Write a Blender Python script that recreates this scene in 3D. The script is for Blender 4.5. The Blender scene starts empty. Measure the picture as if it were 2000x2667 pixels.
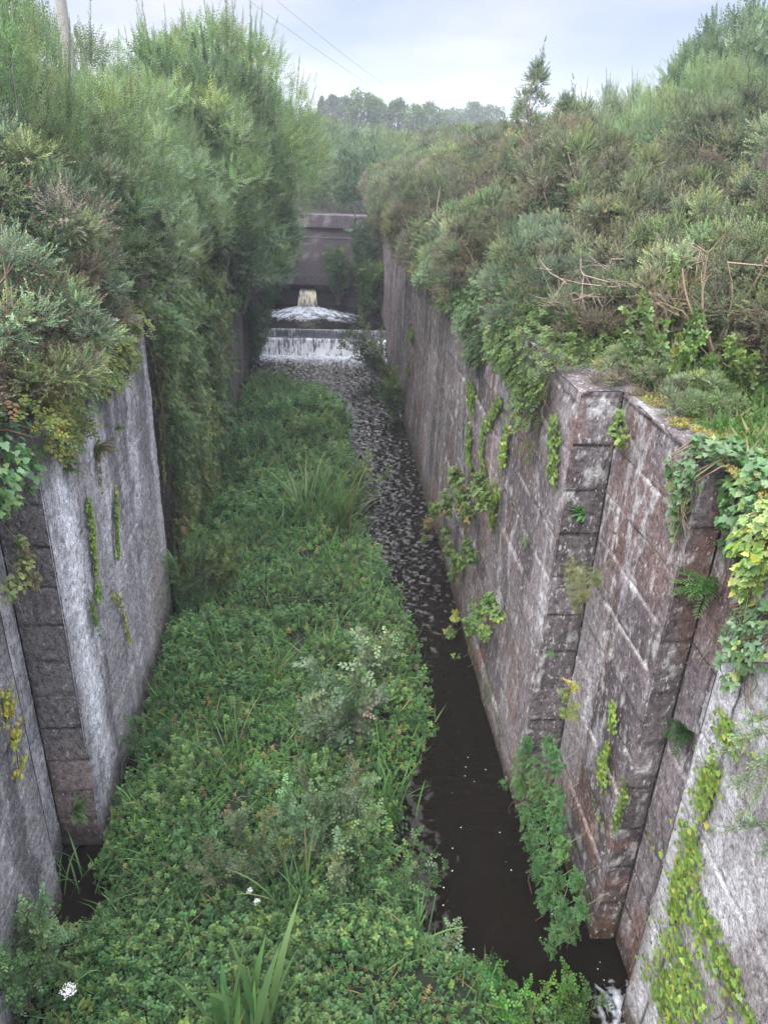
import bpy, math, random
import numpy as np
from mathutils import Matrix, Vector
R_ = math.radians
rng = np.random.default_rng(11)
random.seed(11)
scene = bpy.context.scene
COL = scene.collection

# ---------------------------------------------------------------- camera
FPX, CXP, CYP, H_EYE = 2000., 1000., 1333.5, 8.6
_n = np.array([-170, 4067, 2000.]); _n /= np.linalg.norm(_n)
_c = np.array([-160, -988, 2000.]); _c /= np.linalg.norm(_c)
_Z = -_n; _Y = _c - (_c @ _Z) * _Z; _Y /= np.linalg.norm(_Y); _X = np.cross(_Y, _Z)
RW = np.stack([_X, _Y, _Z])
cd = bpy.data.cameras.new('camera'); cam = bpy.data.objects.new('camera', cd); COL.objects.link(cam)
cd.sensor_fit = 'VERTICAL'; cd.sensor_height = 24.; cd.sensor_width = 18.
cd.lens = 24. * FPX / 2667.; cd.clip_start = .05; cd.clip_end = 4000
_M = Matrix(((RW[0][0], -RW[0][1], -RW[0][2], 0), (RW[1][0], -RW[1][1], -RW[1][2], 0), (RW[2][0], -RW[2][1], -RW[2][2], H_EYE), (0, 0, 0, 1)))
cam.matrix_world = _M
scene.camera = cam
DS = 1.2056

def at(px, py, X=None, Y=None, z=None):
    """where the sight line through a point of the photograph meets a real plane"""
    d = RW @ np.array([px * DS - CXP, py * DS - CYP, FPX])
    t = (z - H_EYE) / d[2] if z is not None else (X / d[0] if X is not None else Y / d[1])
    return np.array([0, 0, H_EYE]) + d * t

# ---------------------------------------------------------------- world, sun, exposure
SUN_EL, SUN_AZ = R_(48), R_(215)
w = bpy.data.worlds.new('World'); scene.world = w; w.use_nodes = True
nt = w.node_tree; nt.nodes.clear()
def N(nt, t, **k):
    n = nt.nodes.new(t)
    for a, b in k.items():
        if a.startswith('i_'): n.inputs[a[2:].replace('_', ' ')].default_value = b
        else: setattr(n, a, b)
    return n
L = lambda nt, a, b: nt.links.new(a, b)
out = N(nt, 'ShaderNodeOutputWorld'); bg = N(nt, 'ShaderNodeBackground'); bg.inputs[1].default_value = .13
sky = N(nt, 'ShaderNodeTexSky', sky_type='NISHITA', sun_disc=False, sun_elevation=SUN_EL, sun_rotation=SUN_AZ, air_density=1.0, dust_density=1.2, ozone_density=1.5)
tc = N(nt, 'ShaderNodeTexCoord'); sep = N(nt, 'ShaderNodeSeparateXYZ'); L(nt, tc.outputs['Generated'], sep.inputs[0])
ab = N(nt, 'ShaderNodeMath', operation='ADD')
ab.inputs[1].default_value = .12; L(nt, sep.outputs['Z'], ab.inputs[0])
mx = N(nt, 'ShaderNodeMath', operation='MAXIMUM'); mx.inputs[1].default_value = .05; L(nt, ab.outputs[0], mx.inputs[0])
dx = N(nt, 'ShaderNodeMath', operation='DIVIDE'); L(nt, sep.outputs['X'], dx.inputs[0]); L(nt, mx.outputs[0], dx.inputs[1])
dy = N(nt, 'ShaderNodeMath', operation='DIVIDE'); L(nt, sep.outputs['Y'], dy.inputs[0]); L(nt, mx.outputs[0], dy.inputs[1])
cb = N(nt, 'ShaderNodeCombineXYZ'); L(nt, dx.outputs[0], cb.inputs[0]); L(nt, dy.outputs[0], cb.inputs[1])
mp = N(nt, 'ShaderNodeMapping'); mp.inputs['Scale'].default_value = (.55, .38, 1); mp.inputs['Location'].default_value = (3.3, 1.2, 0); L(nt, cb.outputs[0], mp.inputs[0])
no = N(nt, 'ShaderNodeTexNoise'); no.inputs['Scale'].default_value = 1.25; no.inputs['Detail'].default_value = 5; no.inputs['Roughness'].default_value = .5
L(nt, mp.outputs[0], no.inputs['Vector'])
rp = N(nt, 'ShaderNodeValToRGB'); rp.color_ramp.elements[0].position = .4; rp.color_ramp.elements[1].position = .6
rp.color_ramp.elements[0].color = (3.2, 3.85, 5.2, 1); rp.color_ramp.elements[1].color = (5.3, 5.4, 5.9, 1)
L(nt, no.outputs['Fac'], rp.inputs[0])
mix = N(nt, 'ShaderNodeMixRGB'); mix.inputs[0].default_value = .85; L(nt, sky.outputs[0], mix.inputs[1]); L(nt, rp.outputs[0], mix.inputs[2])
ov = N(nt, 'ShaderNodeMapRange', interpolation_type='SMOOTHSTEP'); ov.inputs[1].default_value = .16; ov.inputs[2].default_value = .85; ov.inputs[3].default_value = .43; ov.inputs[4].default_value = 3.0; L(nt, sep.outputs['Z'], ov.inputs[0])
om = N(nt, 'ShaderNodeMixRGB', blend_type='MULTIPLY'); om.inputs[0].default_value = 1; L(nt, mix.outputs[0], om.inputs[1])
ov.inputs[3].default_value = 0; ov.inputs[4].default_value = 1
tn = N(nt, 'ShaderNodeMixRGB'); L(nt, ov.outputs[0], tn.inputs[0]); tn.inputs[1].default_value = (.36, .355, .35, 1); tn.inputs[2].default_value = (3.95, 3.6, 3.2, 1); L(nt, tn.outputs[0], om.inputs[2])
L(nt, om.outputs[0], bg.inputs[0]); L(nt, bg.outputs[0], out.inputs[0])
sd = bpy.data.lights.new('sun', 'SUN'); sun = bpy.data.objects.new('sun', sd); COL.objects.link(sun)
sd.energy = 1.5; sd.angle = R_(30); sd.color = (1, .96, .9)
sdir = Vector((math.sin(SUN_AZ) * math.cos(SUN_EL), math.cos(SUN_AZ) * math.cos(SUN_EL), math.sin(SUN_EL)))
sun.rotation_euler = sdir.to_track_quat('Z', 'Y').to_euler(); sun.location = (0, 0, 40)
scene.view_settings.view_transform = 'Standard'; scene.view_settings.look = 'None'; scene.view_settings.gamma = 1
scene.view_settings.exposure = 1.65
cy = scene.cycles
cy.max_bounces = 6; cy.diffuse_bounces = 3; cy.glossy_bounces = 2; cy.transmission_bounces = 3; cy.transparent_max_bounces = 4; cy.volume_bounces = 0
cy.use_adaptive_sampling = True; cy.adaptive_threshold = .02; cy.use_denoising = True

# ---------------------------------------------------------------- noise
def _h(ix, iy, iz, seed):
    x = (ix.astype(np.int64) * 73856093) ^ (iy.astype(np.int64) * 19349663) ^ (iz.astype(np.int64) * 83492791) ^ (seed * 2654435761)
    x &= 0xffffffff
    x = ((x ^ (x >> 15)) * 2246822519) & 0xffffffff
    x = ((x ^ (x >> 13)) * 3266489917) & 0xffffffff
    return ((x ^ (x >> 16)) & 0xffffff) / float(0xffffff)
def vnoise(p, seed=0):
    i = np.floor(p); f = p - i; i = i.astype(np.int64); f = f * f * (3 - 2 * f)
    r = 0
    for a in (0, 1):
        for b in (0, 1):
            for c in (0, 1):
                wgt = (f[:, 0] if a else 1 - f[:, 0]) * (f[:, 1] if b else 1 - f[:, 1]) * (f[:, 2] if c else 1 - f[:, 2])
                r = r + wgt * _h(i[:, 0] + a, i[:, 1] + b, i[:, 2] + c, seed)
    return r
def fbm(p, seed=0, o=4, g=.5):
    r = 0; a = 1; s = 0
    for k in range(o):
        r = r + a * vnoise(p * (2 ** k), seed + k * 17); s += a; a *= g
    return r / s
def P3(x, y, z): return np.stack(np.broadcast_arrays(np.asarray(x, float), np.asarray(y, float), np.asarray(z, float)), -1).reshape(-1, 3)
def sm(a, b, x): t = np.clip((x - a) / (b - a), 0, 1); return t * t * (3 - 2 * t)

# ---------------------------------------------------------------- mesh collector
class Acc:
    def __init__(s): s.V = []; s.F = []; s.C = []; s.n = 0
    def add(s, v, f, c):
        v = np.asarray(v, float).reshape(-1, 3); f = np.asarray(f, np.int64).reshape(-1, 3)
        c = np.broadcast_to(np.asarray(c, float), (len(v), 3))
        s.V.append(v); s.F.append(f + s.n); s.C.append(c); s.n += len(v)
    def inst(s, T, pos, fr, scale, col, cj=None):
        """template T=(verts,faces,shade) at pos (N,3), frames fr (N,3,3) columns = x,y,z axes, scale (N,) or (N,3)"""
        tv, tf = T[0], T[1]; N_ = len(pos)
        if N_ == 0: return
        sc = np.asarray(scale, float)
        sc = np.repeat(sc[:, None], 3, 1) if sc.ndim == 1 else sc
        loc = tv[None] * sc[:, None, :]
        v = np.einsum('nij,nkj->nki', fr, loc) + pos[:, None]
        k = len(tv)
        f = tf[None] + (np.arange(N_) * k)[:, None, None]
        c = np.repeat(np.asarray(col, float)[:, None, :], k, 1)
        if len(T) > 2: c = c * T[2][None]
        s.V.append(v.reshape(-1, 3)); s.F.append(f.reshape(-1, 3) + s.n); s.C.append(c.reshape(-1, 3)); s.n += N_ * k
    def tube(s, pts, rad, col, n=5):
        pts = np.asarray(pts, float); m = len(pts); rad = np.broadcast_to(np.asarray(rad, float), (m,))
        t = np.gradient(pts, axis=0); t /= np.linalg.norm(t, axis=1)[:, None] + 1e-9
        ref = np.array([.3, .2, 1.]) if abs(t[0, 2]) < .9 else np.array([1., .2, .1])
        a = np.cross(t, ref); a /= np.linalg.norm(a, axis=1)[:, None] + 1e-9; b = np.cross(t, a)
        th = np.arange(n) / n * 2 * np.pi
        v = pts[:, None] + rad[:, None, None] * (a[:, None] * np.cos(th)[None, :, None] + b[:, None] * np.sin(th)[None, :, None])
        i = np.arange(m - 1)[:, None] * n; j = np.arange(n)[None]; j2 = (j + 1) % n
        q = np.stack([i + j, i + j2, i + n + j2, i + n + j], -1).reshape(-1, 4)
        s.add(v.reshape(-1, 3), np.concatenate([q[:, [0, 1, 2]], q[:, [0, 2, 3]]]), col)
    def mesh(s, name, mat, smooth=False):
        V = np.concatenate(s.V).astype(np.float32); F = np.concatenate(s.F).astype(np.int32); C = np.concatenate(s.C).astype(np.float32)
        me = bpy.data.meshes.new(name)
        me.vertices.add(len(V)); me.vertices.foreach_set('co', V.ravel())
        me.loops.add(F.size); me.loops.foreach_set('vertex_index', F.ravel())
        me.polygons.add(len(F)); me.polygons.foreach_set('loop_start', np.arange(0, F.size, 3, dtype=np.int32))
        me.update(calc_edges=True)
        a = me.color_attributes.new('Col', 'FLOAT_COLOR', 'POINT')
        a.data.foreach_set('color', np.concatenate([C, np.ones((len(C), 1), np.float32)], 1).ravel())
        if smooth: me.polygons.foreach_set('use_smooth', np.ones(len(F), bool))
        me.materials.append(mat); me.validate()
        return me
    def build(s, name, mat, parent=None, smooth=False):
        o = bpy.data.objects.new(name, s.mesh(name, mat, smooth)); COL.objects.link(o)
        if parent is not None: o.parent = parent
        return o

def tag(o, label=None, cat=None, group=None, kind=None):
    if label: o['label'] = label
    if cat: o['category'] = cat
    if group: o['group'] = group
    if kind: o['kind'] = kind
    return o
def thing(name, label, cat, loc=(0, 0, 0), rz=0, group=None):
    o = bpy.data.objects.new(name, None); COL.objects.link(o); o.location = loc; o.rotation_euler = (0, 0, rz); o.empty_display_size = .1
    return tag(o, label, cat, group)
def dup(root, loc, rz, sc, label=None, tilt=(0, 0), group=None):
    r = root.copy(); COL.objects.link(r); r.location = loc; r.rotation_euler = (tilt[0], tilt[1], rz); r.scale = sc
    if label: r['label'] = label
    if group: r['group'] = group
    for ch in PROTO_CH[root.name]:
        c = ch.copy(); COL.objects.link(c); c.parent = r
    return r
PROTO_CH = {}

def unit(v): return v / (np.linalg.norm(v, axis=-1, keepdims=True) + 1e-9)
def frames(d, up=None, roll=None):
    """x axis along d, z axis near up"""
    d = unit(d); up = np.broadcast_to(np.array([0, 0, 1.]) if up is None else up, d.shape)
    y = np.cross(up, d); bad = np.linalg.norm(y, axis=1) < 1e-3; y[bad] = [1, 0, 0]; y = unit(y); z = np.cross(d, y)
    if roll is not None:
        c, s_ = np.cos(roll)[:, None], np.sin(roll)[:, None]; y, z = c * y + s_ * z, -s_ * y + c * z
    return np.stack([d, y, z], -1)
def rdir(n): v = rng.normal(size=(n, 3)); return unit(v)
def jit(col, n, amt=.18, hue=.08):
    c = np.broadcast_to(np.asarray(col, float), (n, 3)) * (1 + amt * rng.normal(size=(n, 1)).clip(-1.8, 2))
    return (c * (1 + hue * rng.normal(size=(n, 3)))).clip(.004, .8)

# leaf templates ------------------------------------------------
def T_(v, f, s=None):
    v = np.array(v, float); f = np.array(f)
    return (v, f) if s is None else (v, f, np.array(s, float)[:, None])
LANCE = T_([(0, 0, 0), (.42, .13, .05), (1, 0, -.08), (.42, -.13, .05)], [(0, 1, 2), (0, 2, 3)], [.8, 1.05, 1.05, .95])
OVAL = T_([(0, 0, 0), (.3, .3, .06), (.72, .27, .04), (1, 0, -.1), (.72, -.27, .04), (.3, -.3, .06), (.45, 0, -.02)],
          [(0, 6, 1), (1, 6, 2), (2, 6, 3), (3, 6, 4), (4, 6, 5), (5, 6, 0)], [.85, 1, 1.05, 1, 1, .95, .82])
ROUND = T_([(0, 0, 0), (.35, .36, .06), (.8, .26, .03), (1, 0, -.06), (.8, -.26, .03), (.35, -.36, .06)], [(0, 1, 2), (0, 2, 3), (0, 3, 4), (0, 4, 5)], [.8, 1, 1.08, 1, 1.05, .95])
OVAL4 = T_([(0, 0, 0), (.45, .32, .07), (1, 0, -.08), (.45, -.32, .07)], [(0, 1, 2), (0, 2, 3)], [.82, 1.05, 1.05, .95])
_iv = [(0, 0), (-.12, .3), (.12, .5), (.3, .28), (.52, .38), (.62, .2), (1, 0), (.62, -.2), (.52, -.38), (.3, -.28), (.12, -.5), (-.12, -.3)]
IVY = T_([(x, y, .05 * (1 - abs(y) * 2)) for x, y in _iv] + [(.28, 0, -.03)], [(12, (i + 1) % 12, i) for i in range(12)], [1] * 12 + [.85])
def combine(T, places):
    V = []; F = []; S = []; n = 0
    for (p, yaw, pitch, s) in places:
        cy_, sy = math.cos(yaw), math.sin(yaw); cp, sp = math.cos(pitch), math.sin(pitch)
        M = np.array([[cy_ * cp, -sy, -cy_ * sp], [sy * cp, cy_, -sy * sp], [sp, 0, cp]])
        v = T[0] * s @ M.T + np.array(p); V.append(v); F.append(T[1] + n); n += len(v); S.append(T[2] if len(T) > 2 else np.ones((len(v), 1)))
    return (np.concatenate(V), np.concatenate(F), np.concatenate(S))
TRI = combine(OVAL, [((.25, 0, 0), 0, .05, .75), ((.22, .05, 0), 1.25, 0, .62), ((.22, -.05, 0), -1.25, 0, .62)])
# gorse shoot: a twig bristling with short green spines
def gorse_shoot(k, ln=.2):
    V = []; F = []; S = []; n = 0
    for i in range(k):
        x = (i + .5) / k; a = i * 2.4; tilt = .95 - .45 * x; l = ln * (1.05 - .6 * x)
        d = np.array([math.cos(tilt), math.sin(tilt) * math.cos(a), math.sin(tilt) * math.sin(a)])
        s_ = np.cross(d, [1, .1, 0]); s_ /= np.linalg.norm(s_); b = np.array([x, 0, 0])
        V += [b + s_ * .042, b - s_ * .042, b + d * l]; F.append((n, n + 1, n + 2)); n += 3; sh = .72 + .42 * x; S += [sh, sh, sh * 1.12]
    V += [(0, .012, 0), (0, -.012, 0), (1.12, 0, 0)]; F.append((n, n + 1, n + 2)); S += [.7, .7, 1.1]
    return T_(V, F, S)
GSH = gorse_shoot(17, .33); GSH2 = gorse_shoot(10, .34)
# willow spray: a shoot with alternate narrow leaves
def spray(T, k, leaf, spread=.95, droop=0.):
    pl = []
    for i in range(k):
        x = (i + .6) / k
        pl.append(((x * .95, 0, -droop * x * x), (spread if i % 2 else -spread) * (1.1 - .5 * x), .25 - .5 * random.random(), leaf * (1.1 - .45 * x) * random.uniform(.85, 1.1)))
    pl.append(((.95, 0, -droop), 0, 0, leaf * .6))
    return combine(T, pl)
LANCE2 = T_([(0, 0, 0), (.45, .2, .05), (1, 0, -.08), (.45, -.2, .05)], [(0, 1, 2), (0, 2, 3)], [.8, 1.08, 1.05, .92])
WSP = spray(LANCE, 13, .34, .85); WSQ = spray(LANCE2, 9, .24, 1.0); BSP = spray(OVAL4, 9, .32, 1.0); BSP2 = spray(OVAL, 7, .36, 1.1, .1)
FERN = spray(LANCE, 22, .3, 1.25, .25)

# ---------------------------------------------------------------- materials
def new_mat(name):
    m = bpy.data.materials.new(name); m.use_nodes = True; m.node_tree.nodes.clear(); return m, m.node_tree
def leaf_mat(name, trans=.28, rough=.5, spec=.35, vary=.22):
    m, nt = new_mat(name); o = N(nt, 'ShaderNodeOutputMaterial')
    a = N(nt, 'ShaderNodeAttribute', attribute_name='Col'); oi = N(nt, 'ShaderNodeObjectInfo')
    hs = N(nt, 'ShaderNodeHueSaturation')
    mr = N(nt, 'ShaderNodeMapRange'); mr.inputs[3].default_value = 1 - vary; mr.inputs[4].default_value = 1 + vary; L(nt, oi.outputs['Random'], mr.inputs[0])
    ml = N(nt, 'ShaderNodeMath', operation='MULTIPLY'); ml.inputs[1].default_value = 7.31; L(nt, oi.outputs['Random'], ml.inputs[0])
    fr = N(nt, 'ShaderNodeMath', operation='FRACT'); L(nt, ml.outputs[0], fr.inputs[0])
    mh = N(nt, 'ShaderNodeMapRange'); mh.inputs[3].default_value = .5 - vary * .07; mh.inputs[4].default_value = .5 + vary * .07; L(nt, fr.outputs[0], mh.inputs[0])
    L(nt, mh.outputs[0], hs.inputs['Hue']); L(nt, mr.outputs[0], hs.inputs['Value']); L(nt, a.outputs['Color'], hs.inputs['Color'])
    p = N(nt, 'ShaderNodeBsdfPrincipled'); p.inputs['Roughness'].default_value = rough; p.inputs['Specular IOR Level'].default_value = spec
    L(nt, hs.outputs[0], p.inputs['Base Color'])
    t = N(nt, 'ShaderNodeBsdfTranslucent'); g = N(nt, 'ShaderNodeMixRGB', blend_type='MULTIPLY'); g.inputs[0].default_value = 1; g.inputs[2].default_value = (1.25, 1.45, .6, 1)
    L(nt, hs.outputs[0], g.inputs[1]); L(nt, g.outputs[0], t.inputs['Color'])
    x = N(nt, 'ShaderNodeMixShader'); x.inputs[0].default_value = trans; L(nt, p.outputs[0], x.inputs[1]); L(nt, t.outputs[0], x.inputs[2]); L(nt, x.outputs[0], o.inputs[0])
    return m
M_LEAF = leaf_mat('leaf', .28, .55, .22); M_GORSE = leaf_mat('gorse_needles', .12, .6, .25, .34); M_IVY = leaf_mat('ivy_leaf', .18, .38, .5, .12); M_BLADE = leaf_mat('sedge_blade', .3, .45, .4, .15)
def bark_mat(name):
    m, nt = new_mat(name); o = N(nt, 'ShaderNodeOutputMaterial'); a = N(nt, 'ShaderNodeAttribute', attribute_name='Col')
    no = N(nt, 'ShaderNodeTexNoise'); no.inputs['Scale'].default_value = 30; tcn = N(nt, 'ShaderNodeTexCoord'); L(nt, tcn.outputs['Object'], no.inputs['Vector'])
    mr = N(nt, 'ShaderNodeMapRange'); mr.inputs[3].default_value = .55; mr.inputs[4].default_value = 1.4; L(nt, no.outputs[0], mr.inputs[0])
    mu = N(nt, 'ShaderNodeMixRGB', blend_type='MULTIPLY'); mu.inputs[0].default_value = 1; L(nt, a.outputs['Color'], mu.inputs[1]); L(nt, mr.outputs[0], mu.inputs[2])
    p = N(nt, 'ShaderNodeBsdfPrincipled'); p.inputs['Roughness'].default_value = .85; L(nt, mu.outputs[0], p.inputs['Base Color']); L(nt, p.outputs[0], o.inputs[0]); return m
M_BARK = bark_mat('bark')
def stone_mat(name, spk=.62, spk_amt=.55, fine=1.0):
    """colour from the mesh (stains, joints), fine lichen specks, pits and grain from noise"""
    m, nt = new_mat(name); o = N(nt, 'ShaderNodeOutputMaterial'); a = N(nt, 'ShaderNodeAttribute', attribute_name='Col')
    tcn = N(nt, 'ShaderNodeTexCoord')
    def noise(sc, vs, det=3, ro=.6):
        mpn = N(nt, 'ShaderNodeMapping'); mpn.inputs['Scale'].default_value = vs; L(nt, tcn.outputs['Object'], mpn.inputs[0])
        q = N(nt, 'ShaderNodeTexNoise'); q.inputs['Scale'].default_value = sc; q.inputs['Detail'].default_value = det; q.inputs['Roughness'].default_value = ro; L(nt, mpn.outputs[0], q.inputs['Vector']); return q.outputs['Fac']
    g = noise(14, (1, 1, .8), 5, .7); g2 = noise(45, (1, 1, 1), 2, .6)
    mr = N(nt, 'ShaderNodeMapRange'); mr.inputs[1].default_value = .3; mr.inputs[2].default_value = .7; mr.inputs[3].default_value = .4; mr.inputs[4].default_value = 1.55; L(nt, g, mr.inputs[0])
    mu = N(nt, 'ShaderNodeMixRGB', blend_type='MULTIPLY'); mu.inputs[0].default_value = 1; L(nt, a.outputs['Color'], mu.inputs[1]); L(nt, mr.outputs[0], mu.inputs[2])
    mr2 = N(nt, 'ShaderNodeMapRange'); mr2.inputs[1].default_value = .3; mr2.inputs[2].default_value = .7; mr2.inputs[3].default_value = .7; mr2.inputs[4].default_value = 1.3; L(nt, g2, mr2.inputs[0])
    mu2 = N(nt, 'ShaderNodeMixRGB', blend_type='MULTIPLY'); mu2.inputs[0].default_value = 1; L(nt, mu.outputs[0], mu2.inputs[1]); L(nt, mr2.outputs[0], mu2.inputs[2])
    s1 = noise(22, (1, 1, .42), 3, .65)
    r = N(nt, 'ShaderNodeMapRange'); r.inputs[1].default_value = spk; r.inputs[2].default_value = spk + .05; r.inputs[4].default_value = spk_amt; L(nt, s1, r.inputs[0])
    mix = N(nt, 'ShaderNodeMixRGB'); L(nt, r.outputs[0], mix.inputs[0]); L(nt, mu2.outputs[0], mix.inputs[1]); mix.inputs[2].default_value = (.46, .46, .45, 1)
    s2 = noise(17, (1, 1, .6), 2, .5)
    r2 = N(nt, 'ShaderNodeMapRange'); r2.inputs[1].default_value = .68; r2.inputs[2].default_value = .72; r2.inputs[4].default_value = .8; L(nt, s2, r2.inputs[0])
    mix2 = N(nt, 'ShaderNodeMixRGB'); L(nt, r2.outputs[0], mix2.inputs[0]); L(nt, mix.outputs[0], mix2.inputs[1]); mix2.inputs[2].default_value = (.03, .028, .03, 1)
    p = N(nt, 'ShaderNodeBsdfPrincipled'); p.inputs['Roughness'].default_value = .88; p.inputs['Specular IOR Level'].default_value = .25; L(nt, mix2.outputs[0], p.inputs['Base Color'])
    bm = N(nt, 'ShaderNodeBump'); bm.inputs['Strength'].default_value = 1. * fine; bm.inputs['Distance'].default_value = .045; L(nt, g, bm.inputs['Height'])
    bm2 = N(nt, 'ShaderNodeBump'); bm2.inputs['Strength'].default_value = .6; bm2.inputs['Distance'].default_value = .008; L(nt, g2, bm2.inputs['Height']); L(nt, bm.outputs[0], bm2.inputs['Normal'])
    L(nt, bm2.outputs[0], p.inputs['Normal']); L(nt, p.outputs[0], o.inputs[0]); return m
M_STONE_R = stone_mat('lichened_stone', .6, .6); M_STONE_L = stone_mat('limewashed_stone', .62, .5); M_CONC = stone_mat('dark_concrete', .66, .35, .5)
def ground_mat():
    m, nt = new_mat('dark_soil'); o = N(nt, 'ShaderNodeOutputMaterial'); no = N(nt, 'ShaderNodeTexNoise'); no.inputs['Scale'].default_value = 3; no.inputs['Detail'].default_value = 6
    tcn = N(nt, 'ShaderNodeTexCoord'); L(nt, tcn.outputs['Object'], no.inputs['Vector'])
    rpn = N(nt, 'ShaderNodeValToRGB'); e = rpn.color_ramp.elements; e[0].position = .35; e[0].color = (.02, .018, .012, 1); e[1].position = .65; e[1].color = (.035, .05, .02, 1); L(nt, no.outputs[0], rpn.inputs[0])
    p = N(nt, 'ShaderNodeBsdfPrincipled'); p.inputs['Roughness'].default_value = .95; L(nt, rpn.outputs[0], p.inputs['Base Color']); L(nt, p.outputs[0], o.inputs[0]); return m
M_GROUND = ground_mat(); M_MUD = M_GROUND.copy(); M_MUD.name = 'wet_mud'
for e_ in [n_ for n_ in M_MUD.node_tree.nodes if n_.type == 'VALTORGB'][0].color_ramp.elements: e_.color = (.012, .018, .008, 1)
def water_mat():
    m, nt = new_mat('peaty_water'); o = N(nt, 'ShaderNodeOutputMaterial'); a = N(nt, 'ShaderNodeAttribute', attribute_name='Col')   # R = foam, G = ripple strength and painted sky sheen, B = fleck
    sp = N(nt, 'ShaderNodeSeparateColor'); L(nt, a.outputs['Color'], sp.inputs[0]); tcn = N(nt, 'ShaderNodeTexCoord')
    def noise(sc, vs, det=2, dist=0.):
        mpn = N(nt, 'ShaderNodeMapping'); mpn.inputs['Scale'].default_value = vs; L(nt, tcn.outputs['Object'], mpn.inputs[0])
        q = N(nt, 'ShaderNodeTexNoise'); q.inputs['Scale'].default_value = sc; q.inputs['Detail'].default_value = det; q.inputs['Distortion'].default_value = dist; L(nt, mpn.outputs[0], q.inputs['Vector']); return q.outputs['Fac']
    n1 = noise(4.2, (1, 1.8, 1), 3, .6); n2 = noise(1.1, (1, 1.5, 1), 2)
    ad = N(nt, 'ShaderNodeMath', operation='ADD'); L(nt, n1, ad.inputs[0]); L(nt, n2, ad.inputs[1])
    bm = N(nt, 'ShaderNodeBump'); bm.inputs['Distance'].default_value = .05; L(nt, ad.outputs[0], bm.inputs['Height']); L(nt, sp.outputs[1], bm.inputs['Strength'])
    p = N(nt, 'ShaderNodeBsdfPrincipled'); p.inputs['Base Color'].default_value = (.006, .0045, .003, 1); p.inputs['Roughness'].default_value = .035; p.inputs['IOR'].default_value = 1.33; se = N(nt, 'ShaderNodeMapRange'); se.inputs[1].default_value = .3; se.inputs[2].default_value = .8; se.inputs[3].default_value = .22; se.inputs[4].default_value = .65; L(nt, sp.outputs[1], se.inputs[0]); L(nt, se.outputs[0], p.inputs['Specular IOR Level'])  # sky reflection painted by position: dulled near the camera, boosted toward the falls
    L(nt, bm.outputs[0], p.inputs['Normal'])
    fn = noise(11, (1, .8, 1), 4, .3); fa = N(nt, 'ShaderNodeMath', operation='ADD'); L(nt, fn, fa.inputs[0]); L(nt, sp.outputs[0], fa.inputs[1])
    fr = N(nt, 'ShaderNodeMapRange'); fr.inputs[1].default_value = .78; fr.inputs[2].default_value = 1.25; L(nt, fa.outputs[0], fr.inputs[0])
    vo = N(nt, 'ShaderNodeTexVoronoi'); vo.inputs['Scale'].default_value = 6.5; mpv = N(nt, 'ShaderNodeMapping'); mpv.inputs['Scale'].default_value = (1, .9, 1); L(nt, tcn.outputs['Object'], mpv.inputs[0]); L(nt, mpv.outputs[0], vo.inputs['Vector'])
    lt = N(nt, 'ShaderNodeMath', operation='LESS_THAN'); vm = N(nt, 'ShaderNodeMath', operation='MULTIPLY'); vm.inputs[1].default_value = .055; L(nt, sp.outputs[2], vm.inputs[0]); L(nt, vo.outputs['Distance'], lt.inputs[0]); L(nt, vm.outputs[0], lt.inputs[1])
    mxn = N(nt, 'ShaderNodeMath', operation='MAXIMUM'); L(nt, fr.outputs[0], mxn.inputs[0]); L(nt, lt.outputs[0], mxn.inputs[1])
    f = N(nt, 'ShaderNodeBsdfPrincipled'); f.inputs['Base Color'].default_value = (.64, .68, .75, 1); f.inputs['Roughness'].default_value = .6; L(nt, bm.outputs[0], f.inputs['Normal'])
    x = N(nt, 'ShaderNodeMixShader'); L(nt, mxn.outputs[0], x.inputs[0]); L(nt, p.outputs[0], x.inputs[1]); L(nt, f.outputs[0], x.inputs[2]); L(nt, x.outputs[0], o.inputs[0]); return m
M_WATER = water_mat()
def fall_mat(name, thin, tint):
    m, nt = new_mat(name); o = N(nt, 'ShaderNodeOutputMaterial'); tcn = N(nt, 'ShaderNodeTexCoord')
    mpn = N(nt, 'ShaderNodeMapping'); mpn.inputs['Scale'].default_value = (9, 2, 1.6); L(nt, tcn.outputs['Object'], mpn.inputs[0])
    q = N(nt, 'ShaderNodeTexNoise'); q.inputs['Scale'].default_value = 1.4; q.inputs['Detail'].default_value = 5; q.inputs['Roughness'].default_value = .65; L(nt, mpn.outputs[0], q.inputs['Vector'])
    r = N(nt, 'ShaderNodeMapRange'); r.inputs[1].default_value = thin; r.inputs[2].default_value = thin + .14; lo = N(nt, 'ShaderNodeTexNoise'); lo.inputs['Scale'].default_value = 2.2; lo.inputs['Detail'].default_value = 2; L(nt, tcn.outputs['Object'], lo.inputs['Vector']); lm = N(nt, 'ShaderNodeMath', operation='MULTIPLY_ADD'); lm.inputs[1].default_value = .5; L(nt, lo.outputs[0], lm.inputs[0]); L(nt, q.outputs[0], lm.inputs[2]); ls = N(nt, 'ShaderNodeMath', operation='SUBTRACT'); ls.inputs[1].default_value = .26; L(nt, lm.outputs[0], ls.inputs[0]); L(nt, ls.outputs[0], r.inputs[0])
    mix = N(nt, 'ShaderNodeMixRGB'); mix.inputs[1].default_value = (.1, .105, .12, 1); mix.inputs[2].default_value = tint; L(nt, r.outputs[0], mix.inputs[0])
    p = N(nt, 'ShaderNodeBsdfPrincipled'); p.inputs['Roughness'].default_value = .3; L(nt, mix.outputs[0], p.inputs['Base Color'])
    bm = N(nt, 'ShaderNodeBump'); bm.inputs['Distance'].default_value = .05; L(nt, q.outputs[0], bm.inputs['Height']); L(nt, bm.outputs[0], p.inputs['Normal'])
    L(nt, p.outputs[0], o.inputs[0]); return m
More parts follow.
